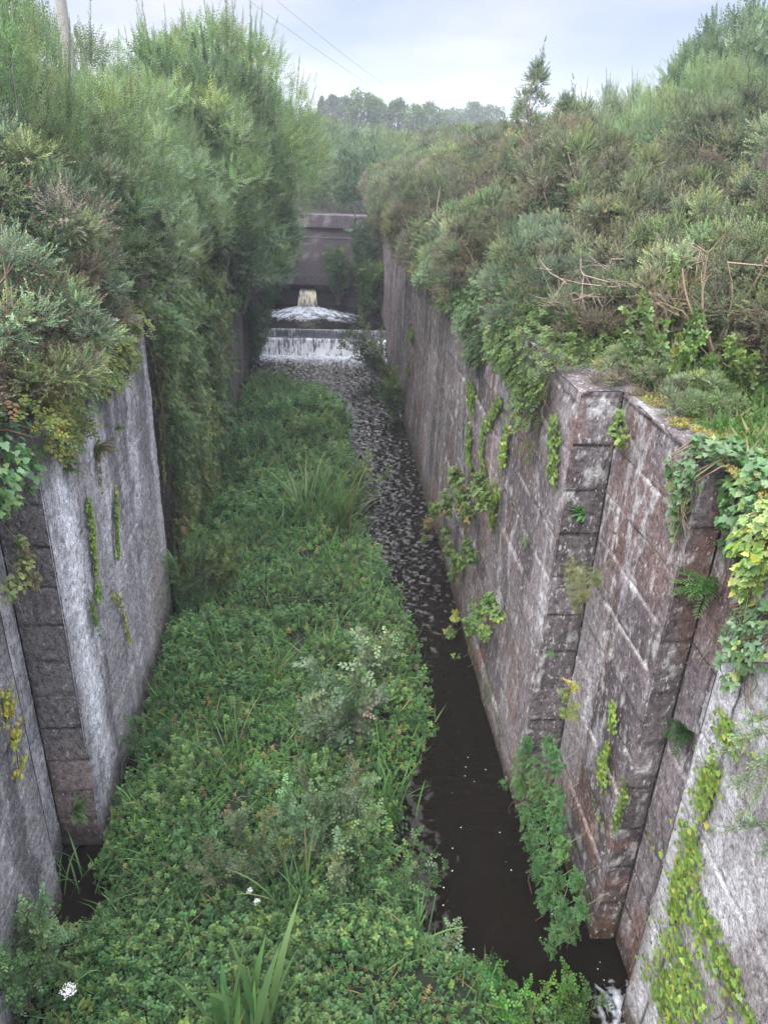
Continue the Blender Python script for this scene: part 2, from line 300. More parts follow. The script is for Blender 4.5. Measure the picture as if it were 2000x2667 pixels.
M_FALL = fall_mat('falling_water', .4, (.78, .78, .8, 1)); M_FALL2 = fall_mat('thin_falling_water', .52, (.6, .62, .68, 1)); M_SPOUT = fall_mat('brown_water', .38, (.62, .55, .4, 1))
def plain(name, c, r=.7):
    m, nt = new_mat(name); o = N(nt, 'ShaderNodeOutputMaterial'); p = N(nt, 'ShaderNodeBsdfPrincipled'); p.inputs['Base Color'].default_value = (*c, 1); p.inputs['Roughness'].default_value = r
    no = N(nt, 'ShaderNodeTexNoise'); no.inputs['Scale'].default_value = 20; bm = N(nt, 'ShaderNodeBump'); bm.inputs['Strength'].default_value = .2; L(nt, no.outputs[0], bm.inputs['Height']); L(nt, bm.outputs[0], p.inputs['Normal']); L(nt, p.outputs[0], o.inputs[0]); return m
M_PETAL = plain('white_petals', (.8, .8, .76)); M_WIRE = plain('wire', (.05, .05, .055), .5)

# ================================================================ SETTING
XR, XL = 2.74, -2.87          # faces of the two lock walls
ZR, ZL = 6.2, 5.85            # top of the walls
def grid_obj(name, xs, ys, zf, cf, mat, smooth=True):
    X, Y = np.meshgrid(xs, ys); v = np.stack([X, Y, zf(X, Y)], -1).reshape(-1, 3); nx = len(xs)
    i = (np.arange(len(ys) - 1)[:, None] * nx + np.arange(nx - 1)[None]).ravel()
    q = np.concatenate([np.stack([i, i + 1, i + nx + 1], -1), np.stack([i, i + nx + 1, i + nx], -1)])
    a = Acc(); a.add(v, q, cf(v)); return a.build(name, mat, smooth=smooth)
bump = lambda X, Y: .25 * (fbm(P3(X * .35, Y * .35, 0), 5).reshape(X.shape) - .5)
xr = np.concatenate([np.linspace(3.35, 24, 60), np.linspace(26, 300, 24)]); yy = np.concatenate([np.linspace(-12, 60, 120), np.linspace(64, 420, 40)])
def rise(X, Y): return .0 + .0 * X
tag(grid_obj('ground', xr, yy, lambda X, Y: ZR - .12 + bump(X, Y) * (X < 60), lambda v: (.03, .04, .02), M_GROUND), kind='structure')
tag(grid_obj('ground', -xr[::-1] - .1, yy, lambda X, Y: ZL - .1 + bump(X, Y) * (X > -60), lambda v: (.03, .04, .02), M_GROUND), kind='structure')
tag(grid_obj('ground', np.linspace(-3.6, 3.6, 9), np.concatenate([np.linspace(39, 60, 20), np.linspace(64, 420, 30)]), lambda X, Y: 4.8 + 1.2 * sm(39, 60, Y), lambda v: (.03, .04, .02), M_GROUND), kind='structure')
tag(grid_obj('canal_bed', np.linspace(-4, 4, 20), np.linspace(-4, 39, 60), lambda X, Y: -.45 + 0 * X, lambda v: (.02, .015, .01), M_GROUND), kind='structure')

# ---------------- lock walls: a height field of coursed stone swept along the plan of the wall
def wall_face(pts, zb, zt, side, res, colf, seed, course=.5, blk=1.15, groove=.014, rough=.03, jk=1.):
    """pts: plan polyline, far end first; side=+1 wall on the right (face looks to -X)"""
    acc = Acc(); Ltot = 0
    for (a, b) in zip(pts[:-1], pts[1:]):
        a = np.array(a, float); b = np.array(b, float); ln = np.linalg.norm(b - a); t = (b - a) / ln
        nrm = np.array([t[1], -t[0]]) if side > 0 else np.array([-t[1], t[0]])
        nu = max(3, int(ln / res) + 1); nz = int((zt - zb) / res) + 1
        U, Z = np.meshgrid(np.linspace(0, ln, nu), np.linspace(zb, zt, nz))
        u = U + Ltot; face_cam = abs(t[0]) > .7
        cr = np.floor(Z / course); fz = Z / course - cr
        off = _h(cr.astype(int), cr.astype(int) * 0 + (7 if face_cam else 3), cr.astype(int) * 0, seed) * blk * 3
        fu = (u + off) / (blk if not face_cam else 9.); bu = np.floor(fu); fu = (fu - bu)
        wob = (fbm(P3(u * 2.5, Z * 2.5, seed), seed + 3, 3).reshape(U.shape) - .5) * .05
        dz = np.minimum(fz, 1 - fz) * course + wob * .5; du = np.minimum(fu, 1 - fu) * blk + wob * .5
        j = np.exp(-(np.clip(np.minimum(dz, du), 0, 1) / .0125) ** 2)
        blkrnd = _h(bu.astype(int), cr.astype(int), bu.astype(int) * 0 + face_cam, seed + 9)
        X = a[0] + t[0] * U; Y = a[1] + t[1] * U
        p = P3(X, Y, Z)
        h = (fbm(p * 1.1, seed + 21, 3) - .5).reshape(U.shape) * .05 + (fbm(p * 7, seed + 22, 4, .6) - .5).reshape(U.shape) * rough + (blkrnd - .5) * .03 - groove * 1.6 * j
        edge = np.minimum(U, ln - U); h = h * sm(0, .05, edge) - .015 * (1 - sm(0, .05, edge)) 
        v = np.stack([X + nrm[0] * h, Y + nrm[1] * h, Z], -1).reshape(-1, 3)
        c = colf(p, jk * j.ravel(), blkrnd.ravel(), face_cam, u.ravel())
        i = (np.arange(nz - 1)[:, None] * nu + np.arange(nu - 1)[None]).ravel()
        q = np.concatenate([np.stack([i, i + 1, i + nu + 1], -1), np.stack([i, i + nu + 1, i + nu], -1)])
        if side > 0: q = q[:, ::-1]
        acc.add(v, q, c); Ltot += ln
    return acc
def slab_top(pts, zt, side, depth, colf, res=.06):
    """coping stones on the wall top, running inland"""
    acc = Acc(); xin = side * depth
    for (a, b) in zip(pts[:-1], pts[1:]):
        if abs(b[1] - a[1]) < .01: continue
        ny = max(2, int(abs(b[1] - a[1]) / res)); Yv = np.linspace(a[1], b[1], ny); nx = 12
        S, YY = np.meshgrid(np.linspace(0, 1, nx), Yv); X = a[0] + (xin - a[0]) * S
        p = P3(X, YY, zt); h = (fbm(p * 5, 77, 3) - .5).reshape(X.shape) * .035
        h = h - .03 * (np.abs((YY * .9) % 1 - .5) > .485); v = np.stack([X, YY, zt + h - .01 * (S == 0)], -1).reshape(-1, 3)
        i = (np.arange(ny - 1)[:, None] * nx + np.arange(nx - 1)[None]).ravel()
        q = np.concatenate([np.stack([i, i + 1, i + nx + 1], -1), np.stack([i, i + nx + 1, i + nx], -1)])
        acc.add(v, q, colf(p))
    return acc
def mixc(a, b, t): return np.asarray(a) * (1 - t[:, None]) + np.asarray(b) * t[:, None]
def col_right(p, j, br, cam_face, u):
    x, y, z = p.T
    k = fbm(P3(x * .9, y * .9, z * .5), 31, 4)
    c = mixc((.095, .078, .083), (.175, .15, .157), sm(.35, .65, k))
    c = c * (.76 + .48 * br)[:, None] * (.6 if cam_face else .96)  # camera-facing sides get their shade painted in as darker stone
    red = sm(.5, .68, fbm(P3(x * 1.3, y * 1.1, z * .6 + 4), 41, 3)); c = mixc(c, (.15, .085, .07), red * .6)
    # white run-off and lichen streaks down the face
    st = fbm(P3(x * 6, y * 6 + .6 * np.sin(z), z * .9), 51, 4, .65); big = fbm(P3(x * .8, y * .8, z * .3), 52, 3)
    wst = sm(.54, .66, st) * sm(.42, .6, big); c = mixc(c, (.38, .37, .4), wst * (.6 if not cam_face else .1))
    if not cam_face: c = mixc(c, (.3, .29, .31), .55 * sm(4.6, 3.2, z + .8 * (k - .5)) * (y > 7.0) * (y < 7.76) * (x > 3))
    fl = sm(.62, .7, fbm(P3(x * 9, y * 9, z * 4), 53, 3)); c = mixc(c, (.4, .4, .4), fl * .55)
    # pale mortar, weathered off in places
    keep = sm(.4, .52, fbm(P3(x * 1.6, y * 1.6, z * 1.6), 61, 3)); c = mixc(c, (.5, .47, .45), j * keep * (.65 if not cam_face else .0)); c = mixc(c, (.03, .027, .028), j * (1 - keep * (0. if cam_face else 1.)) * .95)
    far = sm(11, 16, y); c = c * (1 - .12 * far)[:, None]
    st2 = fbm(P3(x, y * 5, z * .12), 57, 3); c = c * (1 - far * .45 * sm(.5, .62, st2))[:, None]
    # near section is washed almost white
    near = (1 - sm(4.9, 5.15, y)) * (x > 3.0) * (not cam_face); k2 = fbm(P3(x * 1.2, y * 1.4, z * .8), 66, 4)
    c = mixc(c, mixc((.24, .22, .22), (.5, .5, .52), sm(.35, .6, k2)) * .88, near * .85 * sm(6.3, 5.0, z))
    crack = np.exp(-((y - (4.56 + .03 * np.sin(z * 3))) / .018) ** 2) * (x > 3); c = mixc(c, (.03, .025, .025), crack)
    rust = sm(.56, .66, fbm(P3(x * 1.2, y * 1.5, z * 1.5), 71, 3)) * (1 - sm(0, 3.2, z)); c = mixc(c, (.2, .09, .05), rust * .5)
    wet = 1 - sm(.12, .5, z + .3 * (k - .5)); c = mixc(c, (.045, .028, .018), wet * .9)
    moss = sm(.56, .64, fbm(P3(x * 2, y * 2, z * 2), 81, 3)) * (1 - sm(.3, .9, z)); c = mixc(c, (.05, .07, .02), moss * .7)
    return c.clip(.01, .7)
def col_left(p, j, br, cam_face, u):
    x, y, z = p.T
    k = fbm(P3(x * .7, y * .9, z * .5), 131, 4)
    c = mixc((.14, .13, .14), (.24, .228, .238), sm(.35, .62, k))
    st = fbm(P3(x * 2.2, y * 2.6, z * .16), 151, 4, .55); c = mixc(c, (.085, .08, .088), sm(.5, .62, st + .3 * (fbm(P3(x * 5, y * 5, z * 2), 159, 3) - .5)) * .8)
    wb = fbm(P3(x * 1.5, y * 1.6, z * .1 + 3), 152, 3); c = mixc(c, (.47, .46, .485), sm(.46, .66, wb + .35 * (fbm(P3(x * 5, y * 5, z * 2.5), 158, 3) - .5)) * .7)
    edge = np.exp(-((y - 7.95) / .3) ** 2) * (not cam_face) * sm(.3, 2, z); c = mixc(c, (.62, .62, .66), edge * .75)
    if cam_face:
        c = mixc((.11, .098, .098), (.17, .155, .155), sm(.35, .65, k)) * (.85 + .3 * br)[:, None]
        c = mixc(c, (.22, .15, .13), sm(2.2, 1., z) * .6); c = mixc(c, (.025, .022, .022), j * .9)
    else:
        c = mixc(c, (.1, .09, .09), j * .3)
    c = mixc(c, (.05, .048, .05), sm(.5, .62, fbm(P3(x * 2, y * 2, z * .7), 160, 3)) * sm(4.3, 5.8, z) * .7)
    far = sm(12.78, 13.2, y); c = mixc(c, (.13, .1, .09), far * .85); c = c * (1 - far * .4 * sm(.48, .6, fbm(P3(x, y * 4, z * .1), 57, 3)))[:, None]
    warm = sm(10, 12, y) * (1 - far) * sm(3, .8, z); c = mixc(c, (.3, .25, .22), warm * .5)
    wet = 1 - sm(.15, .7, z + .4 * (k - .5)); c = mixc(c, (.05, .035, .028), wet * .85)
    return c.clip(.01, .75)
RP = [(XR, 38.6), (XR, 16.0), (XR, 7.75), (3.22, 7.75), (3.22, 5.8), (3.52, 5.8), (3.52, 4.98), (3.3, 4.98), (3.3, -3)]
LP = [(XL, 38.6), (XL, 13.6), (-3.2, 13.6), (-3.2, 12.75), (XL, 12.75), (XL, 7.42), (-3.38, 7.42), (-3.38, 6.72), (-3.2, 6.72), (-3.2, -3)]
top_r = lambda p: mixc((.09, .075, .075), (.22, .21, .21), sm(.45, .65, fbm(p * 3, 91, 3)))
top_l = lambda p: mixc((.12, .11, .11), (.26, .26, .27), sm(.45, .65, fbm(p * 3, 92, 3)))
rw = thing('lock_wall', 'dark purple-brown stone lock wall with white lichen and pale mortar, right of the water', 'lock wall', group='two lock walls')
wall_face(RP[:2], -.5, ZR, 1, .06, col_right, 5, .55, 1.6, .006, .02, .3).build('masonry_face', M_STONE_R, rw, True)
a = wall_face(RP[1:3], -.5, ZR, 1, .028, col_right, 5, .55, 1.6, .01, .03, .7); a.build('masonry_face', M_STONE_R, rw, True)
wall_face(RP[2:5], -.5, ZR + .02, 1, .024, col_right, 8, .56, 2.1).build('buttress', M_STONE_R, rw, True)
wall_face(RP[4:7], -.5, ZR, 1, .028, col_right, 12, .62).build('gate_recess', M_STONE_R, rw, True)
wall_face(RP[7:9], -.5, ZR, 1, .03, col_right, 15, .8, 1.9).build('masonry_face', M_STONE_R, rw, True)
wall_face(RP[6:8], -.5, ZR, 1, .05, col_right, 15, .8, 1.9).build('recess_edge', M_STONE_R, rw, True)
slab_top(RP, ZR + .02, 1, 3.75, top_r).build('coping', M_STONE_R, rw, True)
lw = thing('lock_wall', 'pale grey limewashed lock wall with dark vertical streaks, left of the weed bed', 'lock wall', group='two lock walls')
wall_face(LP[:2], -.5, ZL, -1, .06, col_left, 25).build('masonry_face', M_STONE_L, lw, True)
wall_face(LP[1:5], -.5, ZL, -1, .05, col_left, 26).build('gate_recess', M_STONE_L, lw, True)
wall_face(LP[4:6], -.5, ZL, -1, .026, col_left, 27, .6, 1.6, .006, .04).build('masonry_face', M_STONE_L, lw, True)
wall_face(LP[5:8], -.5, ZL, -1, .024, col_left, 28, .5).build('gate_recess', M_STONE_L, lw, True)
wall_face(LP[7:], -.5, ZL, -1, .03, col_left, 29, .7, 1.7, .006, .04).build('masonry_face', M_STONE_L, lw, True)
slab_top(LP, ZL + .01, -1, 3.75, top_l).build('coping', M_STONE_L, lw, True)

def core(parent, boxes, mat):
    a = Acc()
    for (x0, x1, y0, y1, zt) in boxes:
        def f(o, du, dv):
            o, du, dv = (np.array(q, float) for q in (o, du, dv)); a.add([o, o + du, o + du + dv, o + dv], [(0, 1, 2), (0, 2, 3)], (.05, .045, .045))
        X, Y, Z_ = x1 - x0, y1 - y0, zt + .5
        f((x0, y0, -.5), (X, 0, 0), (0, 0, Z_)); f((x1, y1, -.5), (-X, 0, 0), (0, 0, Z_)); f((x0, y1, -.5), (0, -Y, 0), (0, 0, Z_)); f((x1, y0, -.5), (0, Y, 0), (0, 0, Z_)); f((x0, y0, zt), (X, 0, 0), (0, Y, 0))
    a.build('wall_core', mat, parent)
core(rw, [(XR + .06, 3.9, 7.81, 38.5, ZR - .05), (3.28, 3.9, 5.86, 7.79, ZR - .05), (3.57, 3.9, 5.01, 5.84, ZR - .05), (3.36, 3.9, -2.9, 4.92, ZR - .05)], M_STONE_R)
core(lw, [(-3.9, XL - .06, 13.66, 38.5, ZL - .05), (-3.9, -3.25, 12.77, 13.64, ZL - .05), (-3.9, XL - .06, 7.48, 12.7, ZL - .05), (-3.9, -3.43, 6.75, 7.46, ZL - .05), (-3.9, -3.26, -2.9, 6.68, ZL - .05)], M_STONE_L)

# ---------------- the concrete end wall with its parapet, culvert and apron
YB = 38.
def box(acc, x0, x1, y0, y1, z0, z1, c, res=.25):
    def face(o, du, dv):
        o = np.array(o, float); du = np.array(du, float); dv = np.array(dv, float)
        nu = max(2, int(np.linalg.norm(du) / res) + 1); nv = max(2, int(np.linalg.norm(dv) / res) + 1)
        U, V = np.meshgrid(np.linspace(0, 1, nu), np.linspace(0, 1, nv)); v = o + U[..., None] * du + V[..., None] * dv
        v = v.reshape(-1, 3); i = (np.arange(nv - 1)[:, None] * nu + np.arange(nu - 1)[None]).ravel()
        acc.add(v, np.concatenate([np.stack([i, i + 1, i + nu + 1], -1), np.stack([i, i + nu + 1, i + nu], -1)]), c(v) if callable(c) else c)
    X, Y, Z_ = x1 - x0, y1 - y0, z1 - z0
    face((x0, y0, z0), (X, 0, 0), (0, 0, Z_)); face((x1, y1, z0), (-X, 0, 0), (0, 0, Z_)); face((x0, y1, z0), (0, -Y, 0), (0, 0, Z_)); face((x1, y0, z0), (0, Y, 0), (0, 0, Z_))
    face((x0, y0, z1), (X, 0, 0), (0, Y, 0)); face((x0, y1, z0), (X, 0, 0), (0, -Y, 0))
def col_conc(p):
    x, y, z = p.T
    c = mixc((.055, .043, .052), (.085, .068, .08), fbm(P3(x * 1.2, y, z * .7), 201, 3)); s = sm(.55, .65, fbm(P3(x * 4, y, z * .4), 202, 3)); c = mixc(c, (.06, .05, .05), s * .6)
    return mixc(c, (.22, .2, .2), sm(.7, .76, fbm(P3(x * 14, y, z * 12), 203, 2)) * .7)
eb = thing('canal_end_wall', 'dark concrete wall with a coping beam closing the canal above the waterfall', 'wall', (0, 0, 0))
a = Acc(); box(a, -3.4, -2.3, YB, YB + .77, -.5, 4.62, col_conc); box(a, 1.2, 3.6, YB, YB + .77, -.5, 4.62, col_conc); box(a, -2.3, 1.2, YB, YB + .77, 2.0, 4.62, col_conc)
a.build('wall', M_CONC, eb)
a = Acc(); box(a, -3.6, 3.8, YB - .16, YB + .9, 4.623, 5.16, col_conc); a.build('coping_beam', M_CONC, eb)
a = Acc(); box(a, -3.3, 3.5, YB - .03, YB - .002, 4.14, 4.19, (.12, .1, .11)); box(a, -3.3, 3.5, YB - .12, YB - .002, 2.03, 2.5, col_conc); a.build('string_course', M_CONC, eb)
a = Acc(); box(a, 2.0, 2.07, YB - .2, YB - .17, 4.25, 4.8, (.35, .34, .34)); a.build('bracket', M_CONC, eb)
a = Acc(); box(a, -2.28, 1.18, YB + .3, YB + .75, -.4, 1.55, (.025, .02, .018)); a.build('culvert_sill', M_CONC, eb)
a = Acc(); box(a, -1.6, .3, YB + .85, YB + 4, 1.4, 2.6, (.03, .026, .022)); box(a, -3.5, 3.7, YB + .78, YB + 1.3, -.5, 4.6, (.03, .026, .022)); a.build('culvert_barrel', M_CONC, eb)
wr = thing('stepped_weir', 'low stepped stone weir across the canal under white falling water', 'weir')
a = Acc(); box(a, XL - .1, XR + .1, 33.12, 38.2, -.45, .93, (.05, .045, .04)); a.build('upper_step', M_STONE_R, wr)
a = Acc(); box(a, XL - .1, XR + .1, 32.85, 33.118, -.44, .6, (.05, .045, .04)); a.build('lower_step', M_STONE_R, wr)

# ---------------- water
def foamc(v):
    x, y, z = v.T; n = fbm(P3(x * 1.5, y * .8, 0), 301, 3)
    foam = .8 * np.exp(-((32.8 - y) / .9)) + (.05 + .28 * n) * sm(28.0, 32.5, y)
    rip_sheen = .08 + .85 * sm(9, 15, y) + .35 * np.exp(-((y - 5.) / .9) ** 2) * sm(2.2, 3.2, x) + .4 * np.exp(-(((x - .75) / .45) ** 2 + ((y - 7.6) / 1.2) ** 2))
    foam = foam + .42 * np.exp(-((y - 5.0) / .35) ** 2) * sm(2.75, 3.2, x)
    fleck = .2 + .8 * sm(.5, .62, fbm(P3(x * .9, y * .5, 4), 305, 3)) * (y < 17)
    return np.stack([foam.clip(0, 1), rip_sheen.clip(0, 1), fleck], -1)
def ripple(X, Y):
    x, y = X.ravel(), Y.ravel(); h = fbm(P3(x * 6.2 + .5 * np.sin(y * 2), y * 9.5, 0), 7, 2, .55) - .5; amp = .07 * sm(9.5, 16, y) + .05 * sm(26, 32, y) + .012 + .05 * np.exp(-(((x - .75) / .45) ** 2 + ((y - 7.6) / 1.2) ** 2)) + .04 * np.exp(-((y - 5.) / .9) ** 2) * sm(2.2, 3.2, x)
    return (h * amp).reshape(X.shape)
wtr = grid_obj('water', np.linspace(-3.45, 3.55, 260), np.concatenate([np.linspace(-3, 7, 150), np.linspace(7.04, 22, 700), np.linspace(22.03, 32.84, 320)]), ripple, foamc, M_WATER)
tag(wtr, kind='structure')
def foamc2(v):
    x, y, z = v.T; d = np.abs(x + .7) / (.4 + (38.2 - y) * 1.1)
    foam = (1 - sm(.35, 1.25, d)) * (1 - sm(.8, 5., 38 - y)) * (.5 + .45 * sm(.3, .7, fbm(P3(np.arctan2(x + .7, 39.2 - y) * 26, y * 2.2, 0), 310, 4)))
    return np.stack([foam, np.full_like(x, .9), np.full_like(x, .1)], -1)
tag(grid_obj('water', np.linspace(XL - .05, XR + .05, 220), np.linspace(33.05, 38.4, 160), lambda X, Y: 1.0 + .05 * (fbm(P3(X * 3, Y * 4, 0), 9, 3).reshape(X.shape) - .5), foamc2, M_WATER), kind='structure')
def sheet(name, prof, x0, x1, mat, amp, seed, label, cat, nx=90, wfun=None):
    prof = np.array(prof, float); m = 14; tt = np.linspace(0, 1, m); py = np.interp(tt, np.linspace(0, 1, len(prof)), prof[:, 0]); pz = np.interp(tt, np.linspace(0, 1, len(prof)), prof[:, 1])
    xs = np.linspace(x0, x1, nx); X, T = np.meshgrid(xs, tt); Yv = np.repeat(py[:, None], nx, 1); Zv = np.repeat(pz[:, None], nx, 1)
    if wfun is not None: X = (X - (x0 + x1) / 2) * wfun(T) + (x0 + x1) / 2
    n = (fbm(P3(X * 5, T * 1.5, seed), seed, 4).reshape(X.shape) - .4) * amp
    v = np.stack([X, Yv - n, Zv + .1 * n], -1).reshape(-1, 3); i = (np.arange(m - 1)[:, None] * nx + np.arange(nx - 1)[None]).ravel()
    a = Acc(); a.add(v, np.concatenate([np.stack([i, i + 1, i + nx + 1], -1), np.stack([i, i + nx + 1, i + nx], -1)]), (1, 1, 1))
    o = a.build(name, mat, smooth=True); return tag(o, label, cat)
sheet('waterfall', [(33.1, 1.01), (33.02, .98), (32.95, .72), (32.9, .64)], XL, XR, M_FALL2, .1, 401, 'thin broken sheet of water over the upper weir step', 'waterfall')
sheet('waterfall', [(32.93, .66), (32.82, .62), (32.7, .3), (32.6, .12), (32.5, -.02)], XL, XR, M_FALL, .22, 402, 'wide white curtain of water over the lower weir step', 'waterfall')
sheet('water_spout', [(38.5, 1.78), (38.2, 1.74), (38.0, 1.66), (37.85, 1.35), (37.75, .98)], -1.1, -.3, M_SPOUT, .22, 403, 'narrow brown water spout pouring out of the dark culvert', 'waterfall', 50, lambda T: .8 + .4 * T)

# ================================================================ PLANTS
def pick(pal, n, amt=.16, hue=.07):
    """pal: list of (weight, rgb)"""
    wts = np.array([p[0] for p in pal], float); k = rng.choice(len(pal), n, p=wts / wts.sum()); return jit(np.array([p[1] for p in pal])[k], n, amt, hue)
G_GREY = (.14, .165, .095); G_GREEN = (.115, .15, .065); G_YEL = (.21, .205, .075); G_BROWN = (.15, .12, .09); G_DARK = (.05, .08, .04)
CULL = []
def gorse_proto(h, r, pal, seed, brown=.14, clumps=66, per=58, leaders=4, stems=7, flat=1.):
    global rng; rng = np.random.default_rng(seed)
    root = bpy.data.objects.new('gorse_bush', None); COL.objects.link(root); a = Acc(); st = Acc()
    d = rdir(clumps * 3); d = d[d[:, 2] > -.35][:clumps]; m = len(d)
    rad = .72 + .38 * fbm(d * 1.6 + seed, seed, 3)
    cen = np.stack([d[:, 0] * r * rad, d[:, 1] * r * rad, h * .5 + d[:, 2] * h * .5 * rad * flat], -1)
    inner = rng.random(m) < .25; cen[inner] *= np.array([.6, .6, .75])
    base = np.repeat(cen, per, 0); dd = np.repeat(d, per, 0); n = len(base)
    cs = np.repeat(rng.uniform(.75, 1.4, m), per); u_ = unit(rdir(n) + dd * .55 + [0, 0, .25])
    dirs = unit(u_ + np.array([0, 0, .4]) + rng.normal(size=(n, 3)) * .25)
    rc = max(r, .9); pos = base + u_ * (.16 * cs * rng.uniform(.35, 1.1, n))[:, None] * rc
    ccol = pick(pal, m, .17, .05); low = 1 - sm(.15, .75, cen[:, 2] / h); isb = rng.random(m) < brown * (.35 + 4.5 * low); ccol[isb] = jit(G_BROWN, isb.sum(), .2)
    col = np.repeat(ccol, per, 0) * (1 + .3 * rng.normal(size=(n, 1))).clip(.45, 1.9)
    tipb = rng.random(n) < .05; col[tipb] = jit(G_BROWN, tipb.sum(), .2)
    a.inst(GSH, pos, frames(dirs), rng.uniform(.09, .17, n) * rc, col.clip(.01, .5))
    # upright leaders
    for i in range(leaders):
        k = rng.integers(m); p = cen[k] + [0, 0, .1]; q = unit(np.array([d[k, 0] * .3, d[k, 1] * .3, 1]) + rng.normal(size=3) * .1); nn = rng.integers(3, 6)
        pp = p + q * np.arange(nn)[:, None] * .13
        for s_ in (0, 1): a.inst(GSH, pp + rng.normal(size=(nn, 3)) * .02, frames(np.repeat(q[None], nn, 0) + rng.normal(size=(nn, 3)) * .35), np.linspace(.24, .14, nn), np.repeat(ccol[k][None] * 1.05, nn, 0))
    # bare brown twigs and the stems that carry them
    nb = m * 8; kk = rng.integers(0, m, nb); pb = cen[kk] * rng.uniform(.45, .92, (nb, 1)) + rng.normal(size=(nb, 3)) * .08
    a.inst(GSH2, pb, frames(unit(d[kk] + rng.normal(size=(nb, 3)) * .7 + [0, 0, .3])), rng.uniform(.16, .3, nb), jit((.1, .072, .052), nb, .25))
    for i in range(stems):
        k = rng.integers(m); t = np.linspace(0, 1, 7)[:, None]; b = np.array([rng.normal() * .15, rng.normal() * .15, -.25])
        pts = b * (1 - t) + cen[k] * t + np.sin(t * 3.1) * np.array([0, 0, .15]) + rng.normal(size=(7, 3)) * .03 * r
        c = (.28, .21, .14) if rng.random() < .6 else (.17, .13, .1)
        st.tube(pts, np.linspace(.03, .009, 7) * (.6 + .5 * h / 2.2), c, 5)
        for j in range(4):
            q0 = pts[rng.integers(2, 6)]; q1 = cen[rng.integers(m)]; q1 = q0 + (q1 - q0) * .5; st.tube([q0, (q0 + q1) / 2 + rng.normal(size=3) * .05, q1], [.011, .008, .004], c, 4)
    ch = [a.build('foliage', M_GORSE, root), st.build('stems', M_BARK, root, True)]; PROTO_CH[root.name] = ch; root['used'] = 0; return root
def willow_proto(h, r, seed, pal, n=900, leaders=14, lf=.3, tpl=None, name='willow_bush'):
    global rng; rng = np.random.default_rng(seed); tpl = tpl or WSP
    root = bpy.data.objects.new(name, None); COL.objects.link(root); a = Acc(); st = Acc(); m = 60
    d = rdir(m * 3); d = d[d[:, 2] > -.55][:m]; m = len(d); rad = .7 + .42 * fbm(d * 1.5 + seed, seed, 3)
    cen = np.stack([d[:, 0] * r * rad, d[:, 1] * r * rad, h * .52 + d[:, 2] * h * .46 * rad], -1); inner = rng.random(m) < .3; cen[inner] *= [.55, .55, .8]
    per = n // m; base = np.repeat(cen, per, 0); dd = np.repeat(d, per, 0); N_ = len(base)
    u_ = unit(rdir(N_) + dd * .5 + [0, 0, .2]); cs = np.repeat(rng.uniform(.7, 1.4, m), per); dirs = unit(u_ + np.array([0, 0, .65]) + rng.normal(size=(N_, 3)) * .35)
    ccol = pick(pal, m, .14, .05); ccol *= rng.uniform(.75, 1.25, (m, 1)); col = np.repeat(ccol, per, 0) * (1 + .24 * rng.normal(size=(N_, 1))).clip(.5, 1.7)
    a.inst(tpl, base + u_ * (cs * rng.uniform(.3, 1.1, N_) * .23)[:, None] * r * np.array([1, 1, 1.3]), frames(dirs, roll=rng.uniform(0, 6.28, N_)), rng.uniform(.7, 1.2, N_) * lf, col.clip(.01, .5))
    for i in range(leaders):
        k = rng.choice(np.argsort(-cen[:, 2])[:m // 2]); p = cen[k]; q = unit(np.array([d[k, 0] * .25, d[k, 1] * .25, 1]) + rng.normal(size=3) * .09); nn = rng.integers(4, 9)
        pp = p + q * (np.arange(nn) * .18 * lf / .3)[:, None]
        for s_ in (0, 1): a.inst(tpl, pp, frames(np.repeat(q[None], nn, 0) + rng.normal(size=(nn, 3)) * .12, roll=rng.uniform(0, 6.28, nn)), np.linspace(.9, .5, nn) * lf, np.repeat(ccol[k][None], nn, 0))
        st.tube([p, pp[-1] + q * .2], [.008, .003], (.12, .12, .07), 3)
    for i in range(12):
        k = rng.integers(m); t = np.linspace(0, 1, 7)[:, None]; b = np.array([rng.normal() * .2, rng.normal() * .2, -.3])
        st.tube(b * (1 - t) + cen[k] * t + rng.normal(size=(7, 3)) * .03 * r, np.linspace(.035, .008, 7), (.11, .1, .085), 5)
    ch = [a.build('foliage', M_LEAF, root), st.build('stems', M_BARK, root, True)]; PROTO_CH[root.name] = ch; root['used'] = 0; return root
def place(proto, loc, rz, sc, label, cat, group=None, tilt=(0, 0)):
    sc = (sc, sc, sc) if np.isscalar(sc) else sc
    if not proto['used']:
        o = proto; o['used'] = 1; o.location = loc; o.rotation_euler = (tilt[0], tilt[1], rz); o.scale = sc
    else: o = dup(proto, loc, rz, sc, tilt=tilt)
    if 'group' in o: del o['group']
    return tag(o, label, cat, group)

